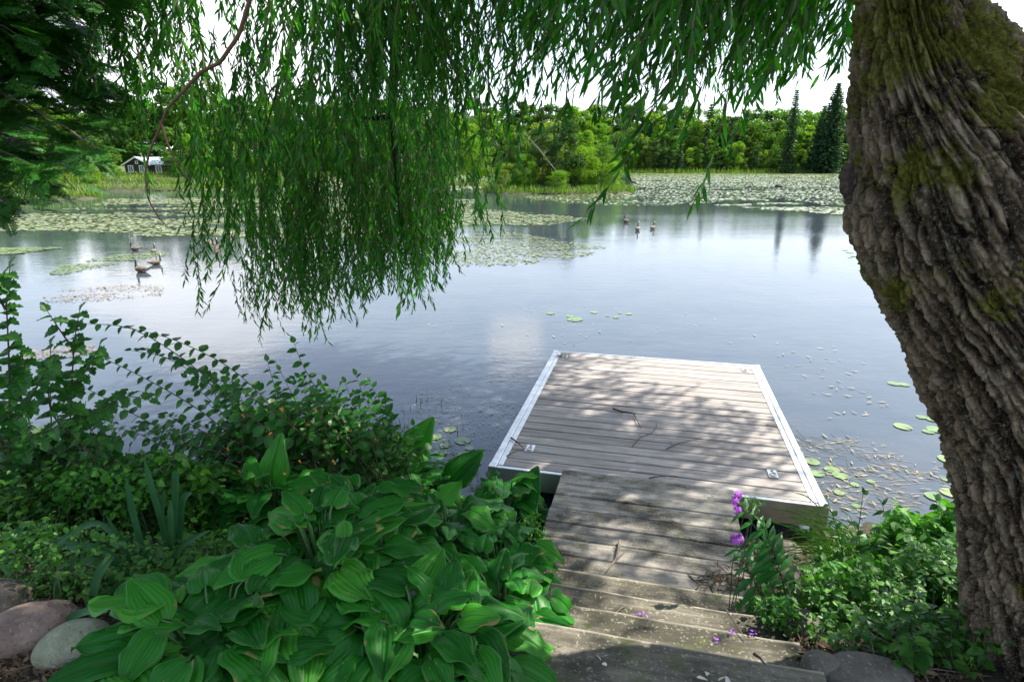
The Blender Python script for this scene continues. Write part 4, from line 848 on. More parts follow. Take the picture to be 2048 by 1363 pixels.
# leafy crown over the bank, the dock's right side left open to the sun
TC = [strand_cluster(.85, 34, .34, (.05, .05), .1, .115, .024) for _ in range(4)]
rs = random.Random(44); cnt = 0; tries = 0
def shade(ac, al):
    nz_ = float(fbm(np.array([ac * 1.1 + 5, al * 1.1, 2.2]), 2)) / .75
    if al < 3.75: lo = .22 if (abs(ac) < .55 and al < 1.9) else .4 if (-1.9 < ac < -.3 and al > 2.9) else .25 if (ac > 1.0 and al > 2.5) else .66
    elif al < 4.9: lo = .92 if ac < .0 else .5 if ac < .5 else -.1
    elif al > 7.2 or ac > .45: lo = -1
    else: lo = .80 if ac < -.8 else .55 if ac < -.2 else .24
    return 1.0 if nz_ < .27 + .5 * lo else (.04 if al < 3.9 else 0)
while cnt < 215 and tries < 5000:
    tries += 1; ac = rs.uniform(-5.5, 3.2); al = rs.uniform(-1.0, 7.2)
    if rs.random() > shade(ac, al): continue
    q = DK_B * ac + DK_A * al; z0 = DZ if al > 3.7 else .9
    z = 4.7 + 2.6 * rs.random() ** 1.3; h = z - .4 - z0; x = q[0] + sd.x / sd.z * h; y = q[1] + sd.y / sd.z * h; zmin = CAMZ + .27 * max(y, 0) + 1.15
    if z < zmin: z = zmin + rs.random() * 1.2; h = z - .4 - z0; x = q[0] + sd.x / sd.z * h; y = q[1] + sd.y / sd.z * h
    if x < -4.5: continue
    kx = x - sd.x / sd.z * (z - 2.95) - 1.75; ky = y - sd.y / sd.z * (z - 2.95) - 1.5
    if math.hypot(kx, ky) < 1.15 and rs.random() < .95: continue
    link('crown_branch', TC[rs.randrange(4)], willow, (x + wl[0], y + wl[1], z + wl[2]), (rs.uniform(-.5, .5), rs.uniform(-.5, .5), rs.uniform(0, 6.28)), rs.uniform(.9, 1.3)); cnt += 1
def wbranch(pts, Y, r0, r1, seg=7, name='branch'):
    P = np.array([at(px, py, Y if not hasattr(Y, '__len__') else Y[k]) for k, (px, py) in enumerate(pts)]) + wl
    kk = np.linspace(0, 1, len(P)); q = np.linspace(0, 1, 4 * len(P)); P = np.stack([np.interp(q, kk, P[:, c_]) for c_ in range(3)], -1)
    return B().tube(P, np.linspace(r0, r1, len(P)), seg).build(name, m_wtw, willow, smooth=True)
wbranch([(560, -180), (510, -40), (494, 20), (478, 70), (440, 125), (400, 145), (365, 185), (335, 215), (320, 255), (298, 305), (290, 350), (297, 400), (315, 432), (338, 457)], 2.8, .011, .0025)
wbranch([(322, 245), (334, 285), (355, 330), (384, 366)], 2.8, .006, .002)
m_dkb = plain('dark_branch', (.03, .024, .02), .9, var=.4)
for pts, Y, r0, r1 in (([(800, -200), (798, 0), (792, 70), (788, 140), (784, 232)], 4.5, .045, .03), ([(784, 232), (760, 236), (728, 236)], 4.5, .025, .012), ([(784, 232), (790, 330), (800, 430)], 4.5, .02, .006), ([(830, 250), (846, 290), (872, 335)], 4.3, .012, .005), ([(620, -150), (600, 60), (560, 160), (520, 300)], 4.8, .02, .005), ([(1090, -160), (1040, -10), (1000, 60), (985, 130)], 4.2, .018, .004), ([(1380, -150), (1330, 0), (1280, 90), (1250, 190)], 2.3, .008, .002)):
    P = np.array([at(px, py, Y) for px, py in pts]) + wl; B().tube(P, np.linspace(r0, r1, len(P)), 7).build('branch', m_dkb, willow, smooth=True)

# ------------------------------------------------------------------ white cedar at the left edge
g_ced = leafmat('cedar_scale', [(.02, .12, .014), (.04, .18, .02), (.07, .24, .03)], .35, .5, (1.3, 1.5, .5))
def cedar_spray(b, o, d, n_, L):
    d = d / np.linalg.norm(d); x = np.cross(d, n_); x /= np.linalg.norm(x); P = []; D2 = []; Sc = []
    for s_ in (-1, 1):
        for k in range(8):
            f = .08 + .86 * k / 8; l2 = L * .5 * (1 - f * .8) * random.uniform(.8, 1.1); c0 = o + d * (L * f); dd = d * .75 + x * s_ * .75 - n_ * .12; dd /= np.linalg.norm(dd)
            P.append(c0); D2.append(dd); Sc.append((.006, l2)); ax = np.cross(dd, n_)
            for j in range(4):
                for s2 in (-1, 1): P.append(c0 + dd * (l2 * (.15 + .2 * j))); D2.append(dd * .8 + ax * s2 * .55); Sc.append((.0055, l2 * (.42 - .07 * j)))
    P.append(o); D2.append(d); Sc.append((.005, L))
    sc = np.array([(a / .5, l, 1) for a, l in Sc]); sh = (np.array([(-.25, 0, 0), (.25, 0, 0), (.2, .8, -.0), (0, 1, 0), (-.2, .8, 0)]), [(0, 1, 2, 3, 4)])
    b.scatter(sh, np.array(P), frames(np.array(D2) + .05 * rng.normal(size=(len(P), 3)), np.tile(n_, (len(P), 1)) + .2 * rng.normal(size=(len(P), 3))), sc)
def bough(L, n):
    b = B(); k = np.linspace(0, 1, 9); pts = np.stack([.05 * np.sin(k * 5), L * k, -.32 * L * k * k + .05 * L * np.sin(k * 3)], -1); b.tube(pts, np.linspace(.014, .003, 9), 5, 1)
    for q in range(n):
        f = random.uniform(.08, 1) ** .8; c0 = np.array([np.interp(f, k, pts[:, c_]) for c_ in range(3)]); s_ = random.choice((-1, 1)); d = np.array([s_ * random.uniform(.3, 1.0), random.uniform(.3, 1), random.uniform(-.75, .15)])
        nn = np.array([random.uniform(-.5, .5), random.uniform(-.5, .5), 1.0]); nn -= d * (nn @ d) / (d @ d); nn /= np.linalg.norm(nn)
        off = d / np.linalg.norm(d) * random.uniform(0, .16) * L; cedar_spray(b, c0 + off, d, nn, random.uniform(.16, .30))
    return b.mesh('bough', [g_ced, m_bark_far])
BO = [bough(1.3, 40) for _ in range(4)] + [bough(.9, 28) for _ in range(2)]
cb_ = at(-330, 330, 4.6); czz = float(ground_h(cb_[0], cb_[1]))
cedar = thing('cedar_tree', 'dark feathery cedar reaching in from the left edge over the pond', 'tree', (cb_[0], cb_[1], max(czz, .1)))
k = np.linspace(0, 1, 12); B().tube(np.stack([.1 * np.sin(k * 4), .05 * np.sin(k * 6), -.3 + 8.5 * k], -1), .17 * (1 - .75 * k), 10).build('trunk', m_bark_far, cedar, smooth=True)
rs = random.Random(9); ced0 = np.array(cedar.location)
for q in range(104):
    px = rs.uniform(-160, 165); lim = np.interp(px, [-160, 0, 60, 110, 150, 190], [440, 420, 400, 360, 270, 180]); py = rs.uniform(-80, lim - 40); Y = rs.uniform(3.3, 5.4)
    tip = at(px + 30, py + 20, Y); me = BO[rs.randrange(6)]; L = 1.3 if BO.index(me) < 4 else .9
    az = rs.gauss(R_(-80), .5); dx, dy = -math.sin(az), math.cos(az)
    link('bough', me, cedar, (tip[0] - dx * L * .95 - ced0[0], tip[1] - dy * L * .95 - ced0[1], tip[2] + .25 * L - ced0[2]), (rs.uniform(-.15, .2), rs.uniform(-.3, .3), az), rs.uniform(.85, 1.1))
# ------------------------------------------------------------------ plants, stones and litter on the bank
def ong(px, py, up=0.0):
    z = .6
    for _ in range(7):
        q = on(px, py, z); z = .5 * z + .5 * (float(ground_h(q[0], q[1])) + up)
    q = on(px, py, z); return q
def samp(poly, n):
    xs_ = [p_[0] for p_ in poly]; ys_ = [p_[1] for p_ in poly]; out = []
    while len(out) < n:
        x = rng.uniform(min(xs_), max(xs_), n); y = rng.uniform(min(ys_), max(ys_), n); k = inpoly(x, y, poly); out += list(zip(x[k], y[k]))
    return np.array(out[:n])
def ground_pts(poly, n):
    q = samp(poly, n); z = np.full(n, .6)
    for _ in range(8):
        r = np.stack([(q[:, 0] - 1024) / FPX, CP + (681.5 - q[:, 1]) / FPX * SP, -SP + (681.5 - q[:, 1]) / FPX * CP], -1); P = r * ((z - CAMZ) / r[:, 2])[:, None]
        z = .5 * z + .5 * ground_h(P[:, 0], P[:, 1])
    P[:, 2] = z; return P
# --- hostas
m_host, t, p, out = newmat('hosta_leaf'); oi = N(t, 'ShaderNodeObjectInfo'); tcn = N(t, 'ShaderNodeTexCoord'); g = geo(t)
c = ramp(t, oi.outputs['Random'], [(0, (.010, .12, .010)), (.45, (.018, .18, .013)), (.8, (.035, .25, .018)), (1, (.08, .33, .03))])
n1 = noise(t, tcn.outputs['Object'], 5, 3, .5, (4, .6, 1)); c = mixc(t, mrange(t, n1, .4, .75, 0, .45), c, (.06, .19, .04))
va = N(t, 'ShaderNodeAttribute'); va.attribute_name = 'rib_shade'; c = mixc(t, mrange(t, va.outputs['Fac'], 0, 1, 0, .55), c, mixc(t, 1.0, c, (.35, .45, .4), 'MULTIPLY'))  # valleys between the leaf ribs darkened in colour, as painted shade
sp = noise(t, g.outputs['Position'], 38, 3, .6); c = mixc(t, mrange(t, sp, .69, .71, 0, .85), c, (.30, .22, .10)); sp2 = noise(t, g.outputs['Position'], 11, 3, .6); ea = N(t, 'ShaderNodeMath', operation='MULTIPLY_ADD'); eb = N(t, 'ShaderNodeAttribute'); eb.attribute_name = 'edge'; ea.inputs[1].default_value = .22; t.links.new(eb.outputs['Fac'], ea.inputs[0]); t.links.new(sp2, ea.inputs[2]); c = mixc(t, mrange(t, ea.outputs[0], .80, .83, 0, .9), c, (.22, .15, .06)); c = mixc(t, mrange(t, eb.outputs['Fac'], .9, 1.0, 0, .35), c, (.10, .28, .05))
t.links.new(c, p.inputs['Base Color']); p.inputs['Roughness'].default_value = .40; p.inputs['Specular IOR Level'].default_value = .24
tr = N(t, 'ShaderNodeBsdfTranslucent'); t.links.new(mixc(t, 1.0, c, (1.2, 1.9, .5), 'MULTIPLY'), tr.inputs['Color']); ms = N(t, 'ShaderNodeMixShader'); ms.inputs[0].default_value = .3
t.links.new(p.outputs[0], ms.inputs[1]); t.links.new(tr.outputs[0], ms.inputs[2]); t.links.new(ms.outputs[0], out.inputs['Surface'])
m_stalk = plain('hosta_stalk', (.05, .14, .03), .5, var=.3)
def hosta_leaf(bend, cup, wave, wid, ph):
    nc, nrw = 19, 15; V = []; shd = []; eg = []
    for i in range(nrw):
        t_ = i / (nrw - 1); tt = .012 + .976 * t_; w_ = wid * (math.sin(math.pi * tt ** .58) ** .78) * (1 - .12 * tt)
        for j in range(nc):
            s_ = (j / (nc - 1)) * 2 - 1; a = abs(s_)
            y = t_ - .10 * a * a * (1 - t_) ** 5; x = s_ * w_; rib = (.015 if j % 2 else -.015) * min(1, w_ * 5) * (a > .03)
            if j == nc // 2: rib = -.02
            z = cup * a * w_ - (cup * .75 + .12) * a * a * w_ - bend * t_ * t_ + rib + wave * math.sin(t_ * 11 + ph + (2 if s_ > 0 else 0)) * a ** 3 * .05
            x += .05 * math.sin(ph * 2.1) * t_ * t_ + wave * .012 * math.sin(t_ * 17 + ph * 3 + s_) * a; z += .10 * math.sin(ph * 1.7) * s_ * w_ * t_ * 2
            V.append((x, y, z)); shd.append(0.0 if j % 2 else 1.0); eg.append(a ** 2 if t_ < .9 else 1.0)  # valley columns carry the painted shade
    F = [(i * nc + j, i * nc + j + 1, (i + 1) * nc + j + 1, (i + 1) * nc + j) for i in range(nrw - 1) for j in range(nc - 1)]
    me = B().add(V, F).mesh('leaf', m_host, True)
    for nm_, ar in (('rib_shade', shd), ('edge', eg)): me.attributes.new(nm_, 'FLOAT', 'POINT').data.foreach_set('value', np.array(ar, np.float32))
    return me
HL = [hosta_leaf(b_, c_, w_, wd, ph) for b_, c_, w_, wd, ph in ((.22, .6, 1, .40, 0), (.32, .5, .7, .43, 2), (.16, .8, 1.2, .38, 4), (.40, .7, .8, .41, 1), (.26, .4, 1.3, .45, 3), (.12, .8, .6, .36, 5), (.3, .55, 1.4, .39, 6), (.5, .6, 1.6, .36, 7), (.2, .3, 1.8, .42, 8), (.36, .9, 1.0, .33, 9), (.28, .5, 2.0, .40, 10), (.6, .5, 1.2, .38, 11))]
def orient(d, n_):
    d = Vector(d).normalized(); x = d.cross(Vector(n_)).normalized(); z = x.cross(d); return Matrix((x, d, z)).transposed().to_euler()
def hosta(px, py, label, n, rad_, hgt, size, seed, extra=(), az0=0, az1=6.28):
    rs = random.Random(seed); c0 = ong(px, py); o = thing('hosta_plant', label, 'hosta', tuple(c0), 0, 'hostas on the bank'); st = B()
    for k in range(n):
        f = ((k + .5) / n) ** .75; a = az0 + (k * 2.39996 + rs.uniform(-.3, .3)) % (az1 - az0); r = .05 + rad_ * f * rs.uniform(.7, 1.05); h = hgt * (1.0 - .72 * f ** 2.0) * rs.uniform(.72, 1.15)
        gx, gy = c0[0] + r * math.cos(a), c0[1] + r * math.sin(a); h = max(h, float(ground_h(gx, gy)) - c0[2] + .06)
        pit = R_(26 - 62 * f + rs.uniform(-24, 24)); aa = a + rs.gauss(0, .75) * (1.3 - .6 * f); d = (math.cos(aa) * math.cos(pit), math.sin(aa) * math.cos(pit), math.sin(pit)); s_ = size * rs.uniform(.62, 1.08) * (.80 + .2 * f)
        b_ = (r * math.cos(a), r * math.sin(a), h)
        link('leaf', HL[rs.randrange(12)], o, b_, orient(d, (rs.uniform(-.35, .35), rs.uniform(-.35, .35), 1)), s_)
        st.tube([(0.02 * math.cos(a), .02 * math.sin(a), -.02), (.45 * b_[0], .45 * b_[1], h * .62), (b_[0] * .8, b_[1] * .8, h * .95), b_], [.006, .005, .005, .004], 5, cap=False)
    for (qx, qy, dY, tx, ty, s_) in extra:
        B0 = at(qx, qy, c0[1] + dY); T0 = at(tx, ty, c0[1] + dY + .06); d = T0 - B0; b_ = B0 - c0
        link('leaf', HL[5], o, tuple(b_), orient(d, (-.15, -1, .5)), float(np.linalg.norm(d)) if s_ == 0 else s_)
        st.tube([(0, 0, 0), tuple(b_ * [.5, .5, .6]), tuple(b_)], [.007, .006, .005], 5, cap=False)
    tag(st.build('leaf_stalks', m_stalk, o, smooth=True), kind='stuff'); return o
hosta(660, 1235, 'large hosta in the middle of the bed, its stalks showing at the centre', 120, .48, .40, .235, 1)
hosta(900, 1150, 'hosta spilling over the left edge of the walkway', 92, .38, .38, .20, 2)
hosta(800, 1010, 'hosta at the back of the bed with one tall leaf standing upright against the water', 84, .44, .40, .22, 3, ((806, 930, 0, 866, 838, 0), (900, 960, .05, 968, 902, 0), (745, 945, .05, 742, 872, 0)))
hosta(440, 1380, 'hosta at the lower left beside the pale round stone', 104, .40, .34, .25, 4)
hosta(850, 1390, 'hosta at the bottom of the frame against the lowest steps', 92, .34, .34, .22, 5)
hosta(560, 1075, 'hosta left of centre with broad leaves next to the strap leaved clump', 74, .38, .38, .23, 6, ((545, 960, 0, 560, 868, 0), (605, 1085, -.1, 700, 985, 0)))
hosta(1000, 1190, 'small hosta whose leaf tips touch the first step', 56, .27, .30, .19, 7)
hosta(1000, 1310, 'hosta draping its leaves over the left ends of the lower steps', 70, .25, .34, .19, 11)
hosta(1010, 1075, 'hosta nearest the left corner of the dock', 52, .26, .40, .20, 9, ((1040, 1010, 0, 1078, 935, 0),))
hosta(720, 1120, 'hosta crowded between the tall backed hosta and the middle one', 64, .40, .42, .22, 8)
# --- strap-leaved clump (irises) between the hostas and the weeds
m_iris = leafmat('iris_leaf', [(.03, .11, .05), (.045, .14, .06), (.06, .17, .07)], .25, .4, (1.3, 1.6, .7), True)
def ribbon(pts, wd, fold=.35):
    P = np.array(pts, float); k = np.linspace(0, 1, len(P)); q = np.linspace(0, 1, 14); P = np.stack([np.interp(q, k, P[:, c_]) for c_ in range(3)], -1)
    for _ in range(2): P[1:-1] = .25 * P[:-2] + .5 * P[1:-1] + .25 * P[2:]
    T = np.gradient(P, axis=0); T /= np.linalg.norm(T, axis=1)[:, None]; vw = P - [0, 0, CAMZ]; vw = np.array([0, -1, .35]); X = np.cross(T, vw); X /= np.linalg.norm(X, axis=1)[:, None] + 1e-9; Z = np.cross(X, T)
    wv = wd * .5 * np.minimum(1, (1.04 - q) * 4) ** .8; V = np.stack([P - X * wv[:, None] + Z * (fold * wv)[:, None], P, P + X * wv[:, None] + Z * (fold * wv)[:, None]], 1)
    return V.reshape(-1, 3), [(i * 3 + j, i * 3 + j + 1, i * 3 + j + 4, i * 3 + j + 3) for i in range(13) for j in (0, 1)]
iris0 = ong(275, 1215); iris = thing('iris_plant', 'strap leaved clump with folded blue green blades between weeds and hostas', 'iris', tuple(iris0))
for pts, Y, wd in (([(293, 1200), (292, 1114), (268, 1030), (253, 955)], 2.5, .032), ([(345, 1130), (324, 1041), (305, 975), (290, 918)], 2.65, .03), ([(340, 1130), (330, 1070), (322, 1010), (330, 980)], 2.7, .03), ([(350, 1110), (352, 1040), (352, 945), (356, 942)], 2.75, .036), ([(355, 1120), (362, 1050), (366, 992), (384, 984)], 2.75, .032), ([(345, 1100), (342, 1050), (342, 1000)], 2.65, .03),
                   ([(300, 1200), (262, 1110), (215, 1050), (188, 1040), (140, 1066), (88, 1102)], 2.45, .026), ([(300, 1180), (275, 1110), (240, 1075), (213, 1030)], 2.5, .024), ([(270, 1160), (225, 1105), (185, 1088), (150, 1095), (130, 1090)], 2.4, .03), ([(245, 1170), (200, 1125), (160, 1118), (130, 1135), (114, 1165)], 2.35, .03), ([(196, 1225), (186, 1190), (200, 1140), (228, 1110)], 2.2, .036),
                   ([(215, 1225), (215, 1195), (240, 1165), (262, 1160)], 2.3, .026), ([(265, 1190), (255, 1160), (262, 1145), (280, 1140)], 2.35, .03), ([(135, 1240), (150, 1228), (180, 1218), (215, 1222)], 2.1, .028), ([(150, 1210), (118, 1180), (112, 1165), (120, 1160)], 2.25, .024), ([(300, 1190), (305, 1130), (292, 1090), (300, 1095)], 2.45, .028), ([(330, 1180), (340, 1120), (378, 1078), (420, 1060)], 2.5, .022), ([(285, 1190), (240, 1130), (160, 1085), (92, 1078)], 2.5, .018)):
    V, F = ribbon([at(px, py, Y - .3) - iris0 for px, py in pts], wd); B().add(V, F).build('leaf', m_iris, iris, smooth=True)
# --- leafy stems
g_vib = leafmat('shrub_leaf', [(.018, .10, .016), (.030, .15, .018), (.055, .21, .025)], .35, .4, (1.3, 1.9, .5), True)
g_jag = leafmat('jagged_leaf', [(.02, .10, .015), (.03, .14, .018), (.055, .19, .025)], .4, .45, (1.3, 1.9, .5), True)
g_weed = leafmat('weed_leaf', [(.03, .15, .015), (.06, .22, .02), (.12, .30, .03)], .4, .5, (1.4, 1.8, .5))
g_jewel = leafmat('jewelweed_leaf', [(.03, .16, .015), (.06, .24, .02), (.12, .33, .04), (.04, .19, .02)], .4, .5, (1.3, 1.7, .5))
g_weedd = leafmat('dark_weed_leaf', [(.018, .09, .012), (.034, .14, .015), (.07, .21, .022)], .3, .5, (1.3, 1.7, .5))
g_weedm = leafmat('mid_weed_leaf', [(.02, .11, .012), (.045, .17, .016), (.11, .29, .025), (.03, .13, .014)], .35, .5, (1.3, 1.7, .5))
g_phl = leafmat('phlox_leaf', [(.014, .10, .018), (.025, .14, .02), (.04, .18, .028)], .35, .4, (1.3, 1.8, .5), True)
m_stem = plain('green_stem', (.05, .09, .03), .6, var=.4); m_stemb = plain('brown_stem', (.07, .05, .03), .7, var=.4)
def lm(shape, mat): return B().add(*shape).mesh('leaf', mat)
LM = {'round': lm(ROUND, g_vib), 'ovate': lm(OVATE, g_vib), 'jag': lm(JAG, g_jag), 'lance': lm(leafshape([(0, .02), (.2, .11), (.45, .14), (.75, .08), (1, 0)], .4, .45), g_phl), 'weed': lm(OVATE, g_jag)}
def stemmed(o, pts, Y, r0, leaf, size, sp, opp=False, mat=None, droop=-.25, minf=.25, up=False):
    c0 = np.array(o.location); P = np.array([at(px, py, Y if not hasattr(Y, '__len__') else Y[k]) for k, (px, py) in enumerate(pts)]) - c0
    k = np.linspace(0, 1, len(P)); q = np.linspace(0, 1, 16); P = np.stack([np.interp(q, k, P[:, c_]) for c_ in range(3)], -1)
    for _ in range(2): P[1:-1] = .25 * P[:-2] + .5 * P[1:-1] + .25 * P[2:]
    B().tube(P, np.linspace(r0, r0 * .3, 16), 5).build('stem', mat or m_stemb, o, smooth=True)
    L = np.concatenate([[0], np.cumsum(np.linalg.norm(np.diff(P, axis=0), axis=1))]); s_ = L[-1] * minf; side = 1; n = 0
    while s_ < L[-1]:
        c_ = np.array([np.interp(s_, L, P[:, i]) for i in range(3)]); tg = np.array([np.interp(s_, L, np.gradient(P[:, i])) for i in range(3)]); tg /= np.linalg.norm(tg)
        lat = np.cross(tg, [0, -.6, .8]); lat /= np.linalg.norm(lat) + 1e-9
        f = 1 - .35 * (s_ / L[-1]) ** 3
        for sg in ((1, -1) if opp else (side,)):
            d = tg * random.uniform(.2, .7) + lat * sg * random.uniform(.7, 1.1) + np.array([0, 0, droop + random.uniform(-.3, .25)])
            link('leaf', LM[leaf], o, tuple(c_), orient(d, (random.uniform(-.5, .5), -.35 + random.uniform(-.5, .5), 1)), size * f * random.uniform(.7, 1.2)); n += 1
        side = -side; s_ += sp * random.uniform(.7, 1.3)
    link('leaf', LM[leaf], o, tuple(P[-1]), orient(P[-1] - P[-3], (0, -.3, 1)), size * .6); return n
sh = thing('shrub', 'dark leafed shrub with long stems arching left over the water', 'shrub', tuple(ong(640, 1010)))
for pts in ([(650, 950), (560, 830), (480, 745), (400, 700), (330, 672), (258, 655)], [(690, 960), (600, 860), (500, 790), (400, 740), (330, 712), (262, 700)], [(600, 930), (500, 840), (420, 765), (350, 722), (290, 700)],
            [(560, 920), (470, 800), (360, 710), (262, 650), (180, 648), (112, 640)], [(520, 930), (420, 830), (300, 760), (200, 712), (126, 690)], [(470, 960), (370, 880), (280, 835), (200, 790), (150, 765)], [(440, 980), (340, 900), (270, 862), (200, 850)],
            [(720, 960), (700, 860), (640, 790), (602, 725), (588, 685)], [(640, 930), (575, 830), (548, 770), (535, 722)], [(560, 950), (520, 850), (450, 790), (395, 770)], [(600, 960), (560, 880), (500, 830), (440, 815)], [(500, 960), (430, 880), (380, 845), (330, 830)], [(670, 960), (640, 880), (590, 830), (560, 790)], [(520, 970), (480, 900), (440, 860)], [(700, 950), (660, 840), (620, 800)], [(740, 960), (720, 880), (665, 800), (650, 760)]):
    stemmed(sh, pts, random.uniform(3.4, 3.95), .0045, random.choice(['round', 'round', 'ovate']), random.uniform(.066, .088), .040, droop=-.3, minf=.12)
sh2 = thing('shrub', 'leafy bush at the water edge between the arching shrub and the weedy shallows', 'shrub', tuple(ong(740, 1000)))
for pts in ([(760, 960), (745, 880), (710, 820), (690, 765)], [(800, 950), (790, 870), (765, 810), (740, 765)], [(780, 950), (770, 860), (730, 800), (712, 750)], [(740, 960), (700, 880), (655, 820), (640, 770)], [(820, 960), (800, 900), (775, 850)], [(700, 960), (670, 890), (640, 840)], [(760, 970), (720, 900), (690, 850)], [(810, 950), (830, 890), (826, 850)]):
    stemmed(sh2, pts, random.uniform(3.5, 3.95), .004, 'ovate', .085, .034, droop=-.15, minf=.15)
sap = thing('sapling', 'upright sapling with jagged leaves standing before the water left of the arching shrub', 'sapling', tuple(ong(140, 1060)))
for pts in ([(136, 1010), (140, 850), (146, 720), (152, 655), (160, 622)], [(142, 780), (180, 730), (200, 690)], [(140, 880), (100, 820), (96, 770), (102, 690)], [(148, 700), (120, 660), (95, 622)], [(140, 860), (200, 815), (255, 790), (300, 800)], [(138, 930), (70, 880), (30, 850)]): stemmed(sap, pts, 3.1, .006, 'jag', .10, .036, droop=-.3, minf=.1)
vin = thing('sapling', 'tall jagged leaved stem cut by the left edge of the frame', 'sapling', tuple(ong(10, 1090)))
for pts in ([(14, 1010), (20, 850), (18, 700), (12, 600), (20, 535)], [(18, 860), (60, 800), (95, 732), (110, 722)], [(18, 780), (50, 740), (40, 690)], [(20, 940), (-20, 820), (-30, 700)], [(15, 930), (60, 870), (130, 850)], [(12, 620), (-10, 580), (10, 545)]): stemmed(vin, pts, 2.9, .007, 'jag', .105, .034, droop=-.25, minf=.05)
def leafmass(name, label, cat, poly, Y0, Y1, n, shape, size, mat, upn=1.0, parent=None, jit=.5):
    q = samp(poly, n); Y = rng.uniform(Y0, Y1, n) + 0
    r = np.stack([(q[:, 0] - 1024) / FPX, CP + (681.5 - q[:, 1]) / FPX * SP, -SP + (681.5 - q[:, 1]) / FPX * CP], -1); P = r * (Y / r[:, 1])[:, None] + [0, 0, CAMZ]
    k = P[:, 2] > ground_h(P[:, 0], P[:, 1]) - .02; P = P[k]; n = len(P)
    k = fbm(P * 6 + 3, 3) > .33; P = P[k]; n = len(P)
    b = B(); b.scatter(shape, P, frames(rdir(n) * [1, 1, jit] + [0, 0, -.15], rdir(n, upn)), size * rng.uniform(.5, 1.25, n))
    for _ in range(n // 28):
        i = rng.integers(n); g0 = P[i] + [rng.normal(0, .06), rng.normal(0, .06), 0]; g0[2] = float(ground_h(g0[0], g0[1])); m_ = (g0 + P[i]) / 2 + [rng.normal(0, .02), 0, .03]; b.tube([g0, m_, P[i]], [.003, .0025, .0015], 3, 1, cap=False)
    return tag(b.build(name, [mat, m_stem], parent), label, cat, kind='stuff')
def sprigs(name, label, cat, poly, n, h0, h1, shape, size, mat, lean=.25, sp=.03, Yr=None, step=1.0, parent=None, upn=1.0):
    if Yr is None: G = ground_pts(poly, n)
    else:
        q = samp(poly, n); G = np.array([on(a_, b_, 0.02) for a_, b_ in q])
    b = B(); P = []; Dd = []; Nn = []; Sz = []
    for g0 in G:
        H = random.uniform(h0, h1); a = random.uniform(0, 6.28); ln = random.uniform(0, lean) * H; k = np.linspace(0, 1, 6); wb = .04 * H
        pts = g0 + np.stack([ln * math.cos(a) * k ** 1.6 + wb * np.sin(k * 7 + a), ln * math.sin(a) * k ** 1.6 + wb * np.cos(k * 6 + a), H * (k - .12 * k * k)], -1); b.tube(pts, np.linspace(.0028, .001, 6), 3, 1, cap=False)
        m = max(3, int(H / sp)); kk = np.linspace(.12, 1, m) + rng.uniform(-.5, .5, m) / m; kk = np.clip(kk, 0, 1); az = np.arange(m) * 2.4 + rng.uniform(-.6, .6, m)
        P.append(np.stack([np.interp(kk, k, pts[:, c_]) for c_ in range(3)], -1)); Dd.append(np.stack([np.cos(az), np.sin(az), rng.uniform(-.35, .45, m)], -1)); Nn.append(rdir(m, upn) * .7 + [0, 0, upn]); Sz.append(size * rng.uniform(.4, 1.3, m) * (1.15 - .6 * kk ** 2) * random.uniform(.7, 1.25))
    P = np.concatenate(P); b.scatter(shape, P, frames(np.concatenate(Dd), np.concatenate(Nn)), np.concatenate(Sz))
    return tag(b.build(name, [mat, m_stem], parent), label, cat, kind='stuff')
def extra_shrub(label, base, tips, n, seed, leaf=('round', 'ovate'), size=(.06, .085), Y=(3.4, 4.0)):
    rs = random.Random(seed); o = thing('shrub', label, 'shrub', tuple(ong(*base)))
    for _ in range(n):
        q = samp(tips, 1)[0]; bx_ = base[0] + rs.uniform(-90, 90); by_ = base[1] - rs.uniform(10, 50); mx = bx_ * .45 + q[0] * .55 + rs.uniform(-10, 30); my = by_ * .4 + q[1] * .6 - rs.uniform(5, 30)
        stemmed(o, [(bx_, by_), (mx, my), (q[0], q[1])], rs.uniform(*Y), .004, rs.choice(leaf), rs.uniform(*size), .05, droop=-.25, minf=.3)
    return o
extra_shrub('tangled bush filling the space below the long arching stems', (560, 1000), [(250, 860), (330, 760), (450, 740), (560, 780), (560, 880), (350, 930)], 40, 3)
extra_shrub('leafy bush whose round leaves stand against the water above the jewelweed', (690, 990), [(520, 820), (560, 740), (680, 770), (770, 790), (820, 850), (700, 870)], 34, 4)
extra_shrub('jagged leaved bush between the two saplings at the left', (190, 1060), [(40, 900), (80, 800), (180, 800), (300, 860), (330, 920), (150, 960)], 26, 5, ('jag', 'ovate'), (.06, .10), (2.9, 3.5))
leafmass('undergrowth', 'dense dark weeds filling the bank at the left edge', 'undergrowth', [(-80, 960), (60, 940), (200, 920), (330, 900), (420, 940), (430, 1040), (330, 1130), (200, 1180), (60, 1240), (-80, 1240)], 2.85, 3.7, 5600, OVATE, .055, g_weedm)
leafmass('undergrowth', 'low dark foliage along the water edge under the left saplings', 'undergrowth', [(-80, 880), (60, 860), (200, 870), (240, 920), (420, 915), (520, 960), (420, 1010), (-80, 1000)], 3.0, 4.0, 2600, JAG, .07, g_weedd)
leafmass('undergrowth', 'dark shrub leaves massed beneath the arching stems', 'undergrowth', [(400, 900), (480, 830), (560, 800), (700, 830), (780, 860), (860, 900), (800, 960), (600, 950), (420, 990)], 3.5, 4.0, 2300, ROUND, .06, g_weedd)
jw = sprigs('jewelweed', 'bright green jewelweed bed with small orange flowers behind the hostas', 'jewelweed', [(330, 1090), (400, 1010), (560, 985), (760, 985), (880, 1010), (860, 1060), (600, 1050)], 330, .16, .50, OVATE, .055, g_jewel, .4, .022)
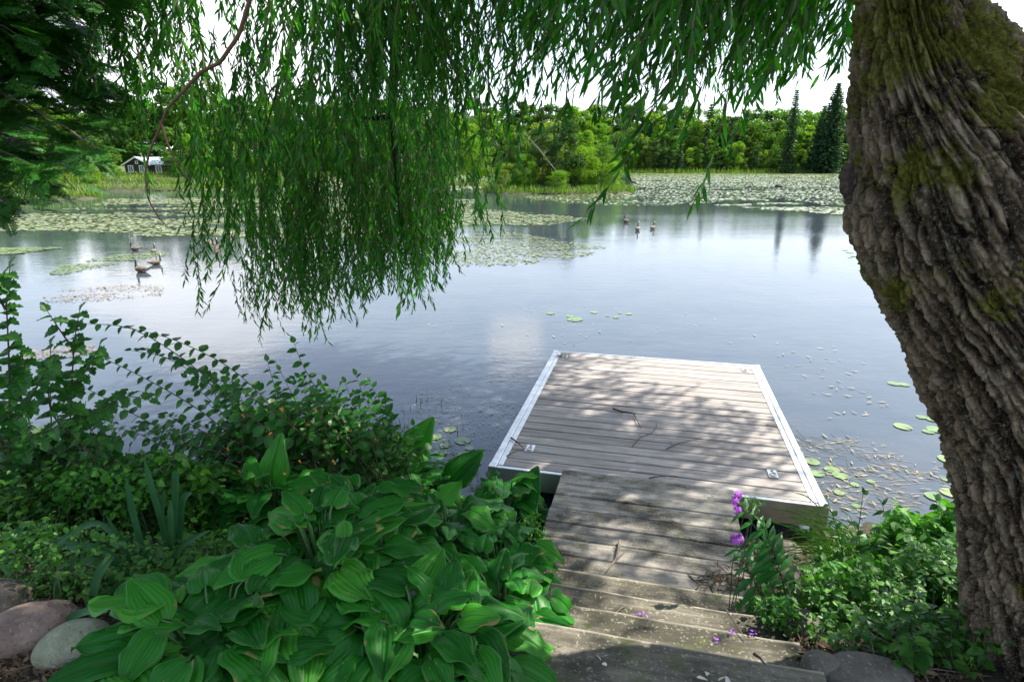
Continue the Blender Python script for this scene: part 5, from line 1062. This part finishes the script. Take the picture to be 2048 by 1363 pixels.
leafmass('jewelweed', 'bright green weeds catching light below the left saplings', 'jewelweed', [(90, 960), (160, 930), (250, 940), (330, 960), (320, 1010), (200, 1040), (110, 1010)], 2.7, 3.2, 1300, OVATE, .04, g_jewel, 1.5)
m_or = plain('orange_flower', (.75, .22, .02), .5, var=.3, sc=90)
for k, (px, py) in enumerate(((563, 800), (487, 812), (618, 830), (650, 862), (752, 860), (798, 855), (572, 1000 - 70), (540, 850), (700, 842), (632, 800), (480, 925), (600, 905), (455, 880), (668, 905))):
    c0 = at(px, py + 18, 3.1); o = B().scatter(PET, np.zeros((4, 3)), frames(rdir(4), rdir(4)), rng.uniform(.010, .018, 4)).build('flower', m_or, jw); o.location = tuple(c0)
leafmass('ground_cover', 'small leaved creeping plants on the dark soil above the rocks', 'ground cover', [(-60, 1040), (180, 1050), (330, 1100), (300, 1200), (200, 1230), (60, 1210), (-60, 1200)], 1.9, 2.9, 1700, OVATE, .035, g_weedd, 2.0)
# stems of water plants in the shallows left of the dock and straight reeds by the sapling
m_rushd = leafmat('rush_blade', [(.02, .05, .015), (.04, .08, .02)], .2, .5)
P = np.concatenate([region([(800, 960), (770, 800), (900, 790), (960, 900), (975, 960)], 46, 0, 1, 1, 31), region([(560, 860), (600, 820), (760, 850), (800, 920)], 20, 0, 1, 1, 32)]); P[:, 2] = -.02
blades('rushes', P, .05, .22, .009, m_rushd, .25, 4).name = 'rushes'; tag(bpy.data.objects['rushes'], 'thin dark rushes standing in the shallows left of the dock', 'rushes')
rd = thing('reed_clump', 'few straight reed stalks between the left saplings', 'reeds', tuple(on(100, 960, 0)))
for pts in ([(78, 940), (40, 850), (22, 800)], [(85, 940), (60, 870), (28, 730)], [(90, 940), (55, 830), (40, 780)], [(160, 900), (165, 850), (172, 800)], [(105, 960), (104, 870), (100, 757)]):
    V, F = ribbon([at(px, py, 3.8) - np.array(rd.location) for px, py in pts], .012); B().add(V, F).build('stalk', m_rushd, rd)
floaters('scummy weed mat in the shallows left of the dock', [(620, 860), (700, 810), (800, 820), (900, 880), (975, 960), (960, 985), (850, 960), (700, 930)], 900, .02, .06, .38, 33, g_weedd)
# --- rocks
def rockmat(name, a, b_, c_):
    m, t, p, out = newmat(name); tcn = N(t, 'ShaderNodeTexCoord'); oc = tcn.outputs['Object']; n1 = noise(t, oc, 4, 6, .6); n2 = noise(t, oc, 60, 4, .7)
    cc = ramp(t, n1, [(.3, a), (.55, b_), (.75, c_)]); cc = mixc(t, mrange(t, n2, .55, .68, 0, .6), cc, (.04, .035, .03)); cc = mixc(t, mrange(t, n2, .30, .42, .5, 0), cc, (.5, .47, .42))
    t.links.new(cc, p.inputs['Base Color']); p.inputs['Roughness'].default_value = .9; h = N(t, 'ShaderNodeMath', operation='ADD'); t.links.new(n1, h.inputs[0]); t.links.new(n2, h.inputs[1]); bump(t, h.outputs[0], .8, .01, p); return m
r_pink = rockmat('pink_granite', (.08, .055, .045), (.20, .145, .12), (.30, .23, .19)); r_pale = rockmat('pale_stone', (.12, .14, .08), (.27, .29, .20), (.42, .42, .34)); r_dark = rockmat('dark_stone', (.05, .045, .035), (.10, .085, .06), (.17, .15, .11)); r_grey = rockmat('grey_stone', (.07, .062, .05), (.15, .135, .11), (.25, .23, .20))
def stone(px, py, mat, sx, sy, sz, rz, label, seed, flat=0, rough=.12, up=0):
    o = lump('stone', mat, sx, sy, sz, seed=seed, nu=44, nv=26, rough=rough, fr=1.3, flat=flat); c0 = ong(px, py, up); o.location = (c0[0], c0[1], c0[2] + sz * .35); o.rotation_euler = (0, 0, R_(rz)); return tag(o, label, 'stone')
stone(50, 1280, r_pink, .18, .09, .10, 38, 'pinkish granite rock with a dark patch, middle one of the three at lower left', 1, rough=.24)
stone(150, 1302, r_pale, .120, .085, .085, 32, 'smooth rounded pale stone stained green, touching the hosta leaves', 2, rough=.06)
stone(-5, 1230, r_dark, .13, .10, .10, 10, 'dark rock at the left edge behind the pinkish one', 3, rough=.18)
stone(1605, 1262, r_grey, .085, .075, .07, 20, 'speckled grey stone at the foot of the phlox stem', 4)
stone(1570, 1108, r_grey, .10, .08, .07, 0, 'grey stone under the near right corner of the dock', 5)
stone(1730, 1358, r_grey, .16, .10, .05, -5, 'flat grey slab stone at the bottom right', 6, .5)
stone(1690, 1238, r_pale, .09, .07, .04, 30, 'small flat stone among the weeds right of the phlox', 7, .6)
stone(1815, 1225, r_grey, .12, .07, .05, 5, 'half buried stone near the trunk under the weeds', 8, .7)
stone(1560, 1165, r_dark, .12, .09, .07, 15, 'brownish stone beside the walkway behind the phlox leaves', 9)
stone(1630, 1200, r_pink, .10, .08, .06, 45, 'warm coloured stone between the phlox and the grass clump', 10)
stone(1640, 1345, r_grey, .07, .06, .06, 0, 'small upright stone left of the flat slab', 11)
stone(1050, 1032, r_dark, .16, .09, .06, -15, 'wet dark rock under the left side of the walkway', 12)
stone(1090, 1075, r_dark, .12, .09, .06, 10, 'mossy rock wedged against the left walkway stringer', 13)
# --- right bank
m_lit = leafmat('dead_leaf', [(.05, .03, .018), (.10, .065, .035), (.20, .14, .08), (.07, .045, .028)], .05, .8)
def litter(label, poly, n, l0, l1, mat=None, name='leaf_litter'):
    P = ground_pts(poly, n); P[:, 2] += rng.uniform(.0, .03, n); b = B(); b.scatter(LANCE, P, frames(rdir(n) * [1, 1, .25], rdir(n, 1.5)), rng.uniform(l0, l1, n)[:, None] * np.stack([rng.uniform(.8, 2.2, n), np.ones(n), np.ones(n)], -1))
    return tag(b.build(name, mat or m_lit), label, 'leaf litter', kind='stuff')
litter('brown leaf litter and dry stems covering the right bank', [(1480, 1100), (1560, 1050), (1760, 1100), (1940, 1130), (1960, 1363), (1640, 1363), (1560, 1290), (1500, 1200)], 6000, .02, .06)
litter('brown leaf litter between the hostas and the left rocks', [(-40, 1130), (330, 1130), (330, 1250), (180, 1400), (-40, 1400)], 2200, .02, .055)
litter('dead leaves and debris under the left edge of the walkway', [(990, 1020), (1090, 1020), (1090, 1100), (1010, 1080)], 300, .02, .06)
pil = samp([(1385, 1150), (1500, 1115), (1520, 1190), (1440, 1180), (1390, 1170)], 150); P = np.array([on(a_, b_, .37 + .02 * random.random()) for a_, b_ in pil])
tag(B().scatter(LANCE, P, frames(rdir(150) * [1, 1, .2], rdir(150, 1.5)), rng.uniform(.03, .09, 150)).build('leaf_litter', m_lit), 'small heap of dry leaves swept against the right end of the walkway', 'leaf litter', kind='stuff')
b = B()
for _ in range(170):
    px, py = samp([(1560, 1130), (1760, 1120), (1930, 1160), (1930, 1360), (1640, 1360)], 1)[0]; g0 = ong(px, py); a = random.uniform(0, 6.28); L = random.uniform(.08, .4); b.tube([g0 + [0, 0, .01], g0 + [L * .5 * math.cos(a), L * .5 * math.sin(a), .04], g0 + [L * math.cos(a), L * math.sin(a), random.uniform(0, .10)]], [.003, .0022, .001], 4, cap=False)
tag(b.build('dry_stems', m_twigl), 'dry stalks and roots lying across the right bank', 'dry stems', kind='stuff')
def weed(label, stems, Y, leaf, size, sp, cat='weed', name='weed_plant', opp=False, r0=.004, mat=None, base=None):
    px, py = base or stems[0][0]; Ym = Y[0] if hasattr(Y, '__len__') else Y; c0 = at(px, py, Ym); c0[2] = min(c0[2], float(ground_h(c0[0], c0[1]))) if True else c0[2]
    o = thing(name, label, cat, tuple(c0))
    for s_ in stems: stemmed(o, s_, Y, r0, leaf, size, sp, opp, mat or m_stem, -.1, .12)
    return o
ph = weed('phlox with purple blossoms leaning over the right edge of the walkway', [[(1592, 1310), (1578, 1230), (1566, 1160), (1548, 1100), (1528, 1052)], [(1590, 1300), (1545, 1220), (1500, 1150), (1478, 1090)], [(1560, 1150), (1530, 1080), (1500, 1040), (1482, 1010)]], 2.35, 'lance', .12, .055, 'phlox', 'phlox_plant', True, .0045)
m_phf = leafmat('phlox_petal', [(.55, .10, .75), (.62, .16, .82), (.72, .26, .88)], .3, .5, (1.2, .9, 1.2), True)
def flowerhead(o, px, py, Y, r, n):
    c0 = at(px, py, Y) - np.array(o.location); b = B()
    for _ in range(n):
        d = rdir(1, .3)[0] * [1, 1, .95]; d[1] -= .3; d /= np.linalg.norm(d); q = c0 + d * r * rng.uniform(.7, 1.05); x = np.cross(d, [0, .3, 1]); x /= np.linalg.norm(x); y = np.cross(d, x)
        for k in range(5):
            a = k * 1.2566; b.scatter(PET, [q], frames(np.array([x * math.cos(a) + y * math.sin(a) + d * .15]), np.array([d])), np.array([.0125]))
        b.tube([c0 - d * 0, q], [.0015, .001], 3, 1, cap=False)
    b.build('flower_head', [m_phf, m_stem], o)
flowerhead(ph, 1473, 1079, 2.33, .032, 24); flowerhead(ph, 1476, 990, 2.36, .020, 7); flowerhead(ph, 1469, 1001, 2.35, .020, 7); flowerhead(ph, 1474, 1018, 2.34, .020, 7)
fe = leafmass('seedling', 'fine leaved sprig at the right end of the near dock beam', 'weed', [(1482, 1010), (1500, 990), (1530, 990), (1525, 1015), (1500, 1030)], 2.35, 2.45, 260, LANCE, .022, g_weedd)
W_ = [('tall weed stalk with budded tips in front of the grass clump', [[(1700, 1210), (1690, 1120), (1672, 1050), (1655, 1000)], [(1722, 1190), (1712, 1090), (1722, 1020), (1726, 985)]], 2.9, 'weed', .06, .06),
      ('upright weed with a bare reddish stem in the middle of the right bank', [[(1745, 1260), (1738, 1180), (1722, 1100), (1716, 1060)]], 2.6, 'weed', .07, .05),
      ('leafy weed with long drooping leaves right of the grass clump', [[(1800, 1220), (1790, 1130), (1778, 1060), (1765, 1010)], [(1800, 1200), (1830, 1120), (1850, 1060)]], 2.9, 'lance', .10, .04),
      ('tall leafy weed against the trunk, its top reaching the lily pads', [[(1892, 1200), (1888, 1120), (1880, 1050), (1872, 1000)], [(1888, 1120), (1905, 1060), (1925, 1005)]], 2.75, 'weed', .07, .035),
      ('bushy weed with pointed leaves at the trunk foot', [[(1900, 1280), (1890, 1190), (1878, 1110)], [(1900, 1260), (1860, 1180), (1850, 1120)]], 2.45, 'lance', .09, .036),
      ('low weed with yellowed leaves beside the grey stone', [[(1660, 1260), (1670, 1200), (1690, 1150)], [(1660, 1260), (1640, 1210), (1622, 1190)]], 2.6, 'weed', .05, .03),
      ('broad leaved seedling low at the bottom right', [[(1800, 1340), (1790, 1300), (1760, 1280)], [(1800, 1340), (1825, 1300), (1850, 1290)], [(1790, 1330), (1750, 1320), (1730, 1300)]], 2.1, 'jag', .07, .03),
      ('round leaved seedling spilling onto the second step', [[(1540, 1230), (1510, 1212), (1478, 1206)], [(1550, 1240), (1530, 1215), (1500, 1222)], [(1560, 1240), (1560, 1210), (1540, 1200)]], 2.35, 'jag', .05, .022),
      ('small weed growing at the lower step end', [[(1590, 1350), (1600, 1310), (1590, 1280)], [(1600, 1350), (1625, 1320), (1630, 1290)], [(1590, 1340), (1570, 1310), (1580, 1290)]], 2.1, 'weed', .055, .025),
      ('spindly weed leaning over the flat slab', [[(1700, 1363), (1730, 1280), (1690, 1200)], [(1700, 1340), (1760, 1260), (1810, 1210)]], 2.2, 'weed', .05, .05),
      ('weed with scalloped leaves left of the reddish stem', [[(1640, 1190), (1632, 1150), (1640, 1110)], [(1650, 1190), (1670, 1150), (1680, 1120)]], 2.8, 'jag', .05, .028)]
for w_ in W_: weed(*w_)
sprigs('undergrowth', 'mixed leafy weeds standing all over the right bank', 'undergrowth', [(1560, 1150), (1640, 1110), (1780, 1090), (1960, 1110), (1980, 1363), (1800, 1363), (1660, 1320), (1580, 1280)], 300, .06, .30, OVATE, .05, g_weedm, .5, .022)
sprigs('undergrowth', 'bright sunlit weeds between the grass clump and the trunk', 'undergrowth', [(1740, 1130), (1960, 1110), (1960, 1240), (1780, 1220)], 150, .2, .42, OVATE, .065, g_weed, .4, .026)
sprigs('undergrowth', 'low leafy plants between the strap leaved clump and the hostas', 'undergrowth', [(290, 1130), (480, 1060), (520, 1110), (380, 1210), (300, 1230)], 130, .06, .22, OVATE, .05, g_weedm, .5, .022)
sprigs('ground_cover', 'thin leafy sprigs growing through the soil behind the left rocks', 'ground cover', [(-80, 1060), (200, 1050), (340, 1110), (300, 1210), (200, 1230), (60, 1210), (-80, 1200)], 260, .05, .22, OVATE, .045, g_weedm, .5, .022)
sprigs('undergrowth', 'tangled weeds standing along the left bank in front of the saplings', 'undergrowth', [(-80, 1000), (100, 985), (300, 1000), (420, 1020), (380, 1090), (200, 1060), (-80, 1080)], 260, .15, .5, OVATE, .06, g_weedm, .4, .026)
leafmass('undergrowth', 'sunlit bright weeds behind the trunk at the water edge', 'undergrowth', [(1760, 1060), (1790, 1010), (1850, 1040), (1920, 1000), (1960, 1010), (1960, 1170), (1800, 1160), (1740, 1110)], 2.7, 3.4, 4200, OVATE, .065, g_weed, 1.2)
leafmass('undergrowth', 'columbine like low foliage over the right bank', 'undergrowth', [(1620, 1140), (1740, 1110), (1900, 1140), (1950, 1200), (1920, 1330), (1780, 1300), (1680, 1260), (1600, 1230)], 2.1, 3.1, 5200, JAG, .045, g_weedm, 1.5)
leafmass('undergrowth', 'dark small leaves at the right end of the steps', 'undergrowth', [(1500, 1200), (1580, 1190), (1640, 1280), (1640, 1363), (1580, 1363), (1560, 1280)], 2.0, 2.5, 2600, JAG, .03, g_weedd, 1.5)
g_gr = leafmat('grass_blade', [(.04, .14, .02), (.07, .20, .03), (.11, .24, .04)], .35, .45, (1.3, 1.6, .5), True)
gc0 = ong(1700, 1120); gc = thing('grass_clump', 'arching clump of long green grass by the near right dock corner', 'grass clump', tuple(gc0))
for k in range(110):
    a = random.gauss(math.pi, .9); L = random.uniform(.25, .66); h = random.uniform(.15, 1.0); rr = L * (1 - .4 * h); P = [np.array([.06 * random.gauss(0, 1), .05 * random.gauss(0, 1), 0])]
    for f in (.33, .66, 1.0): P.append(P[0] + [rr * f * math.cos(a), rr * f * math.sin(a) * .7, L * h * (1.5 * f - .95 * f * f)])
    V, F = ribbon(P, .007, .3); B().add(V, F).build('blade', g_gr, gc)
leafmass('seedling', 'little green sprouts on the mud left of the walkway', 'weed', [(1030, 1040), (1080, 1020), (1095, 1070), (1060, 1090)], 2.85, 3.2, 160, OVATE, .025, g_weed)
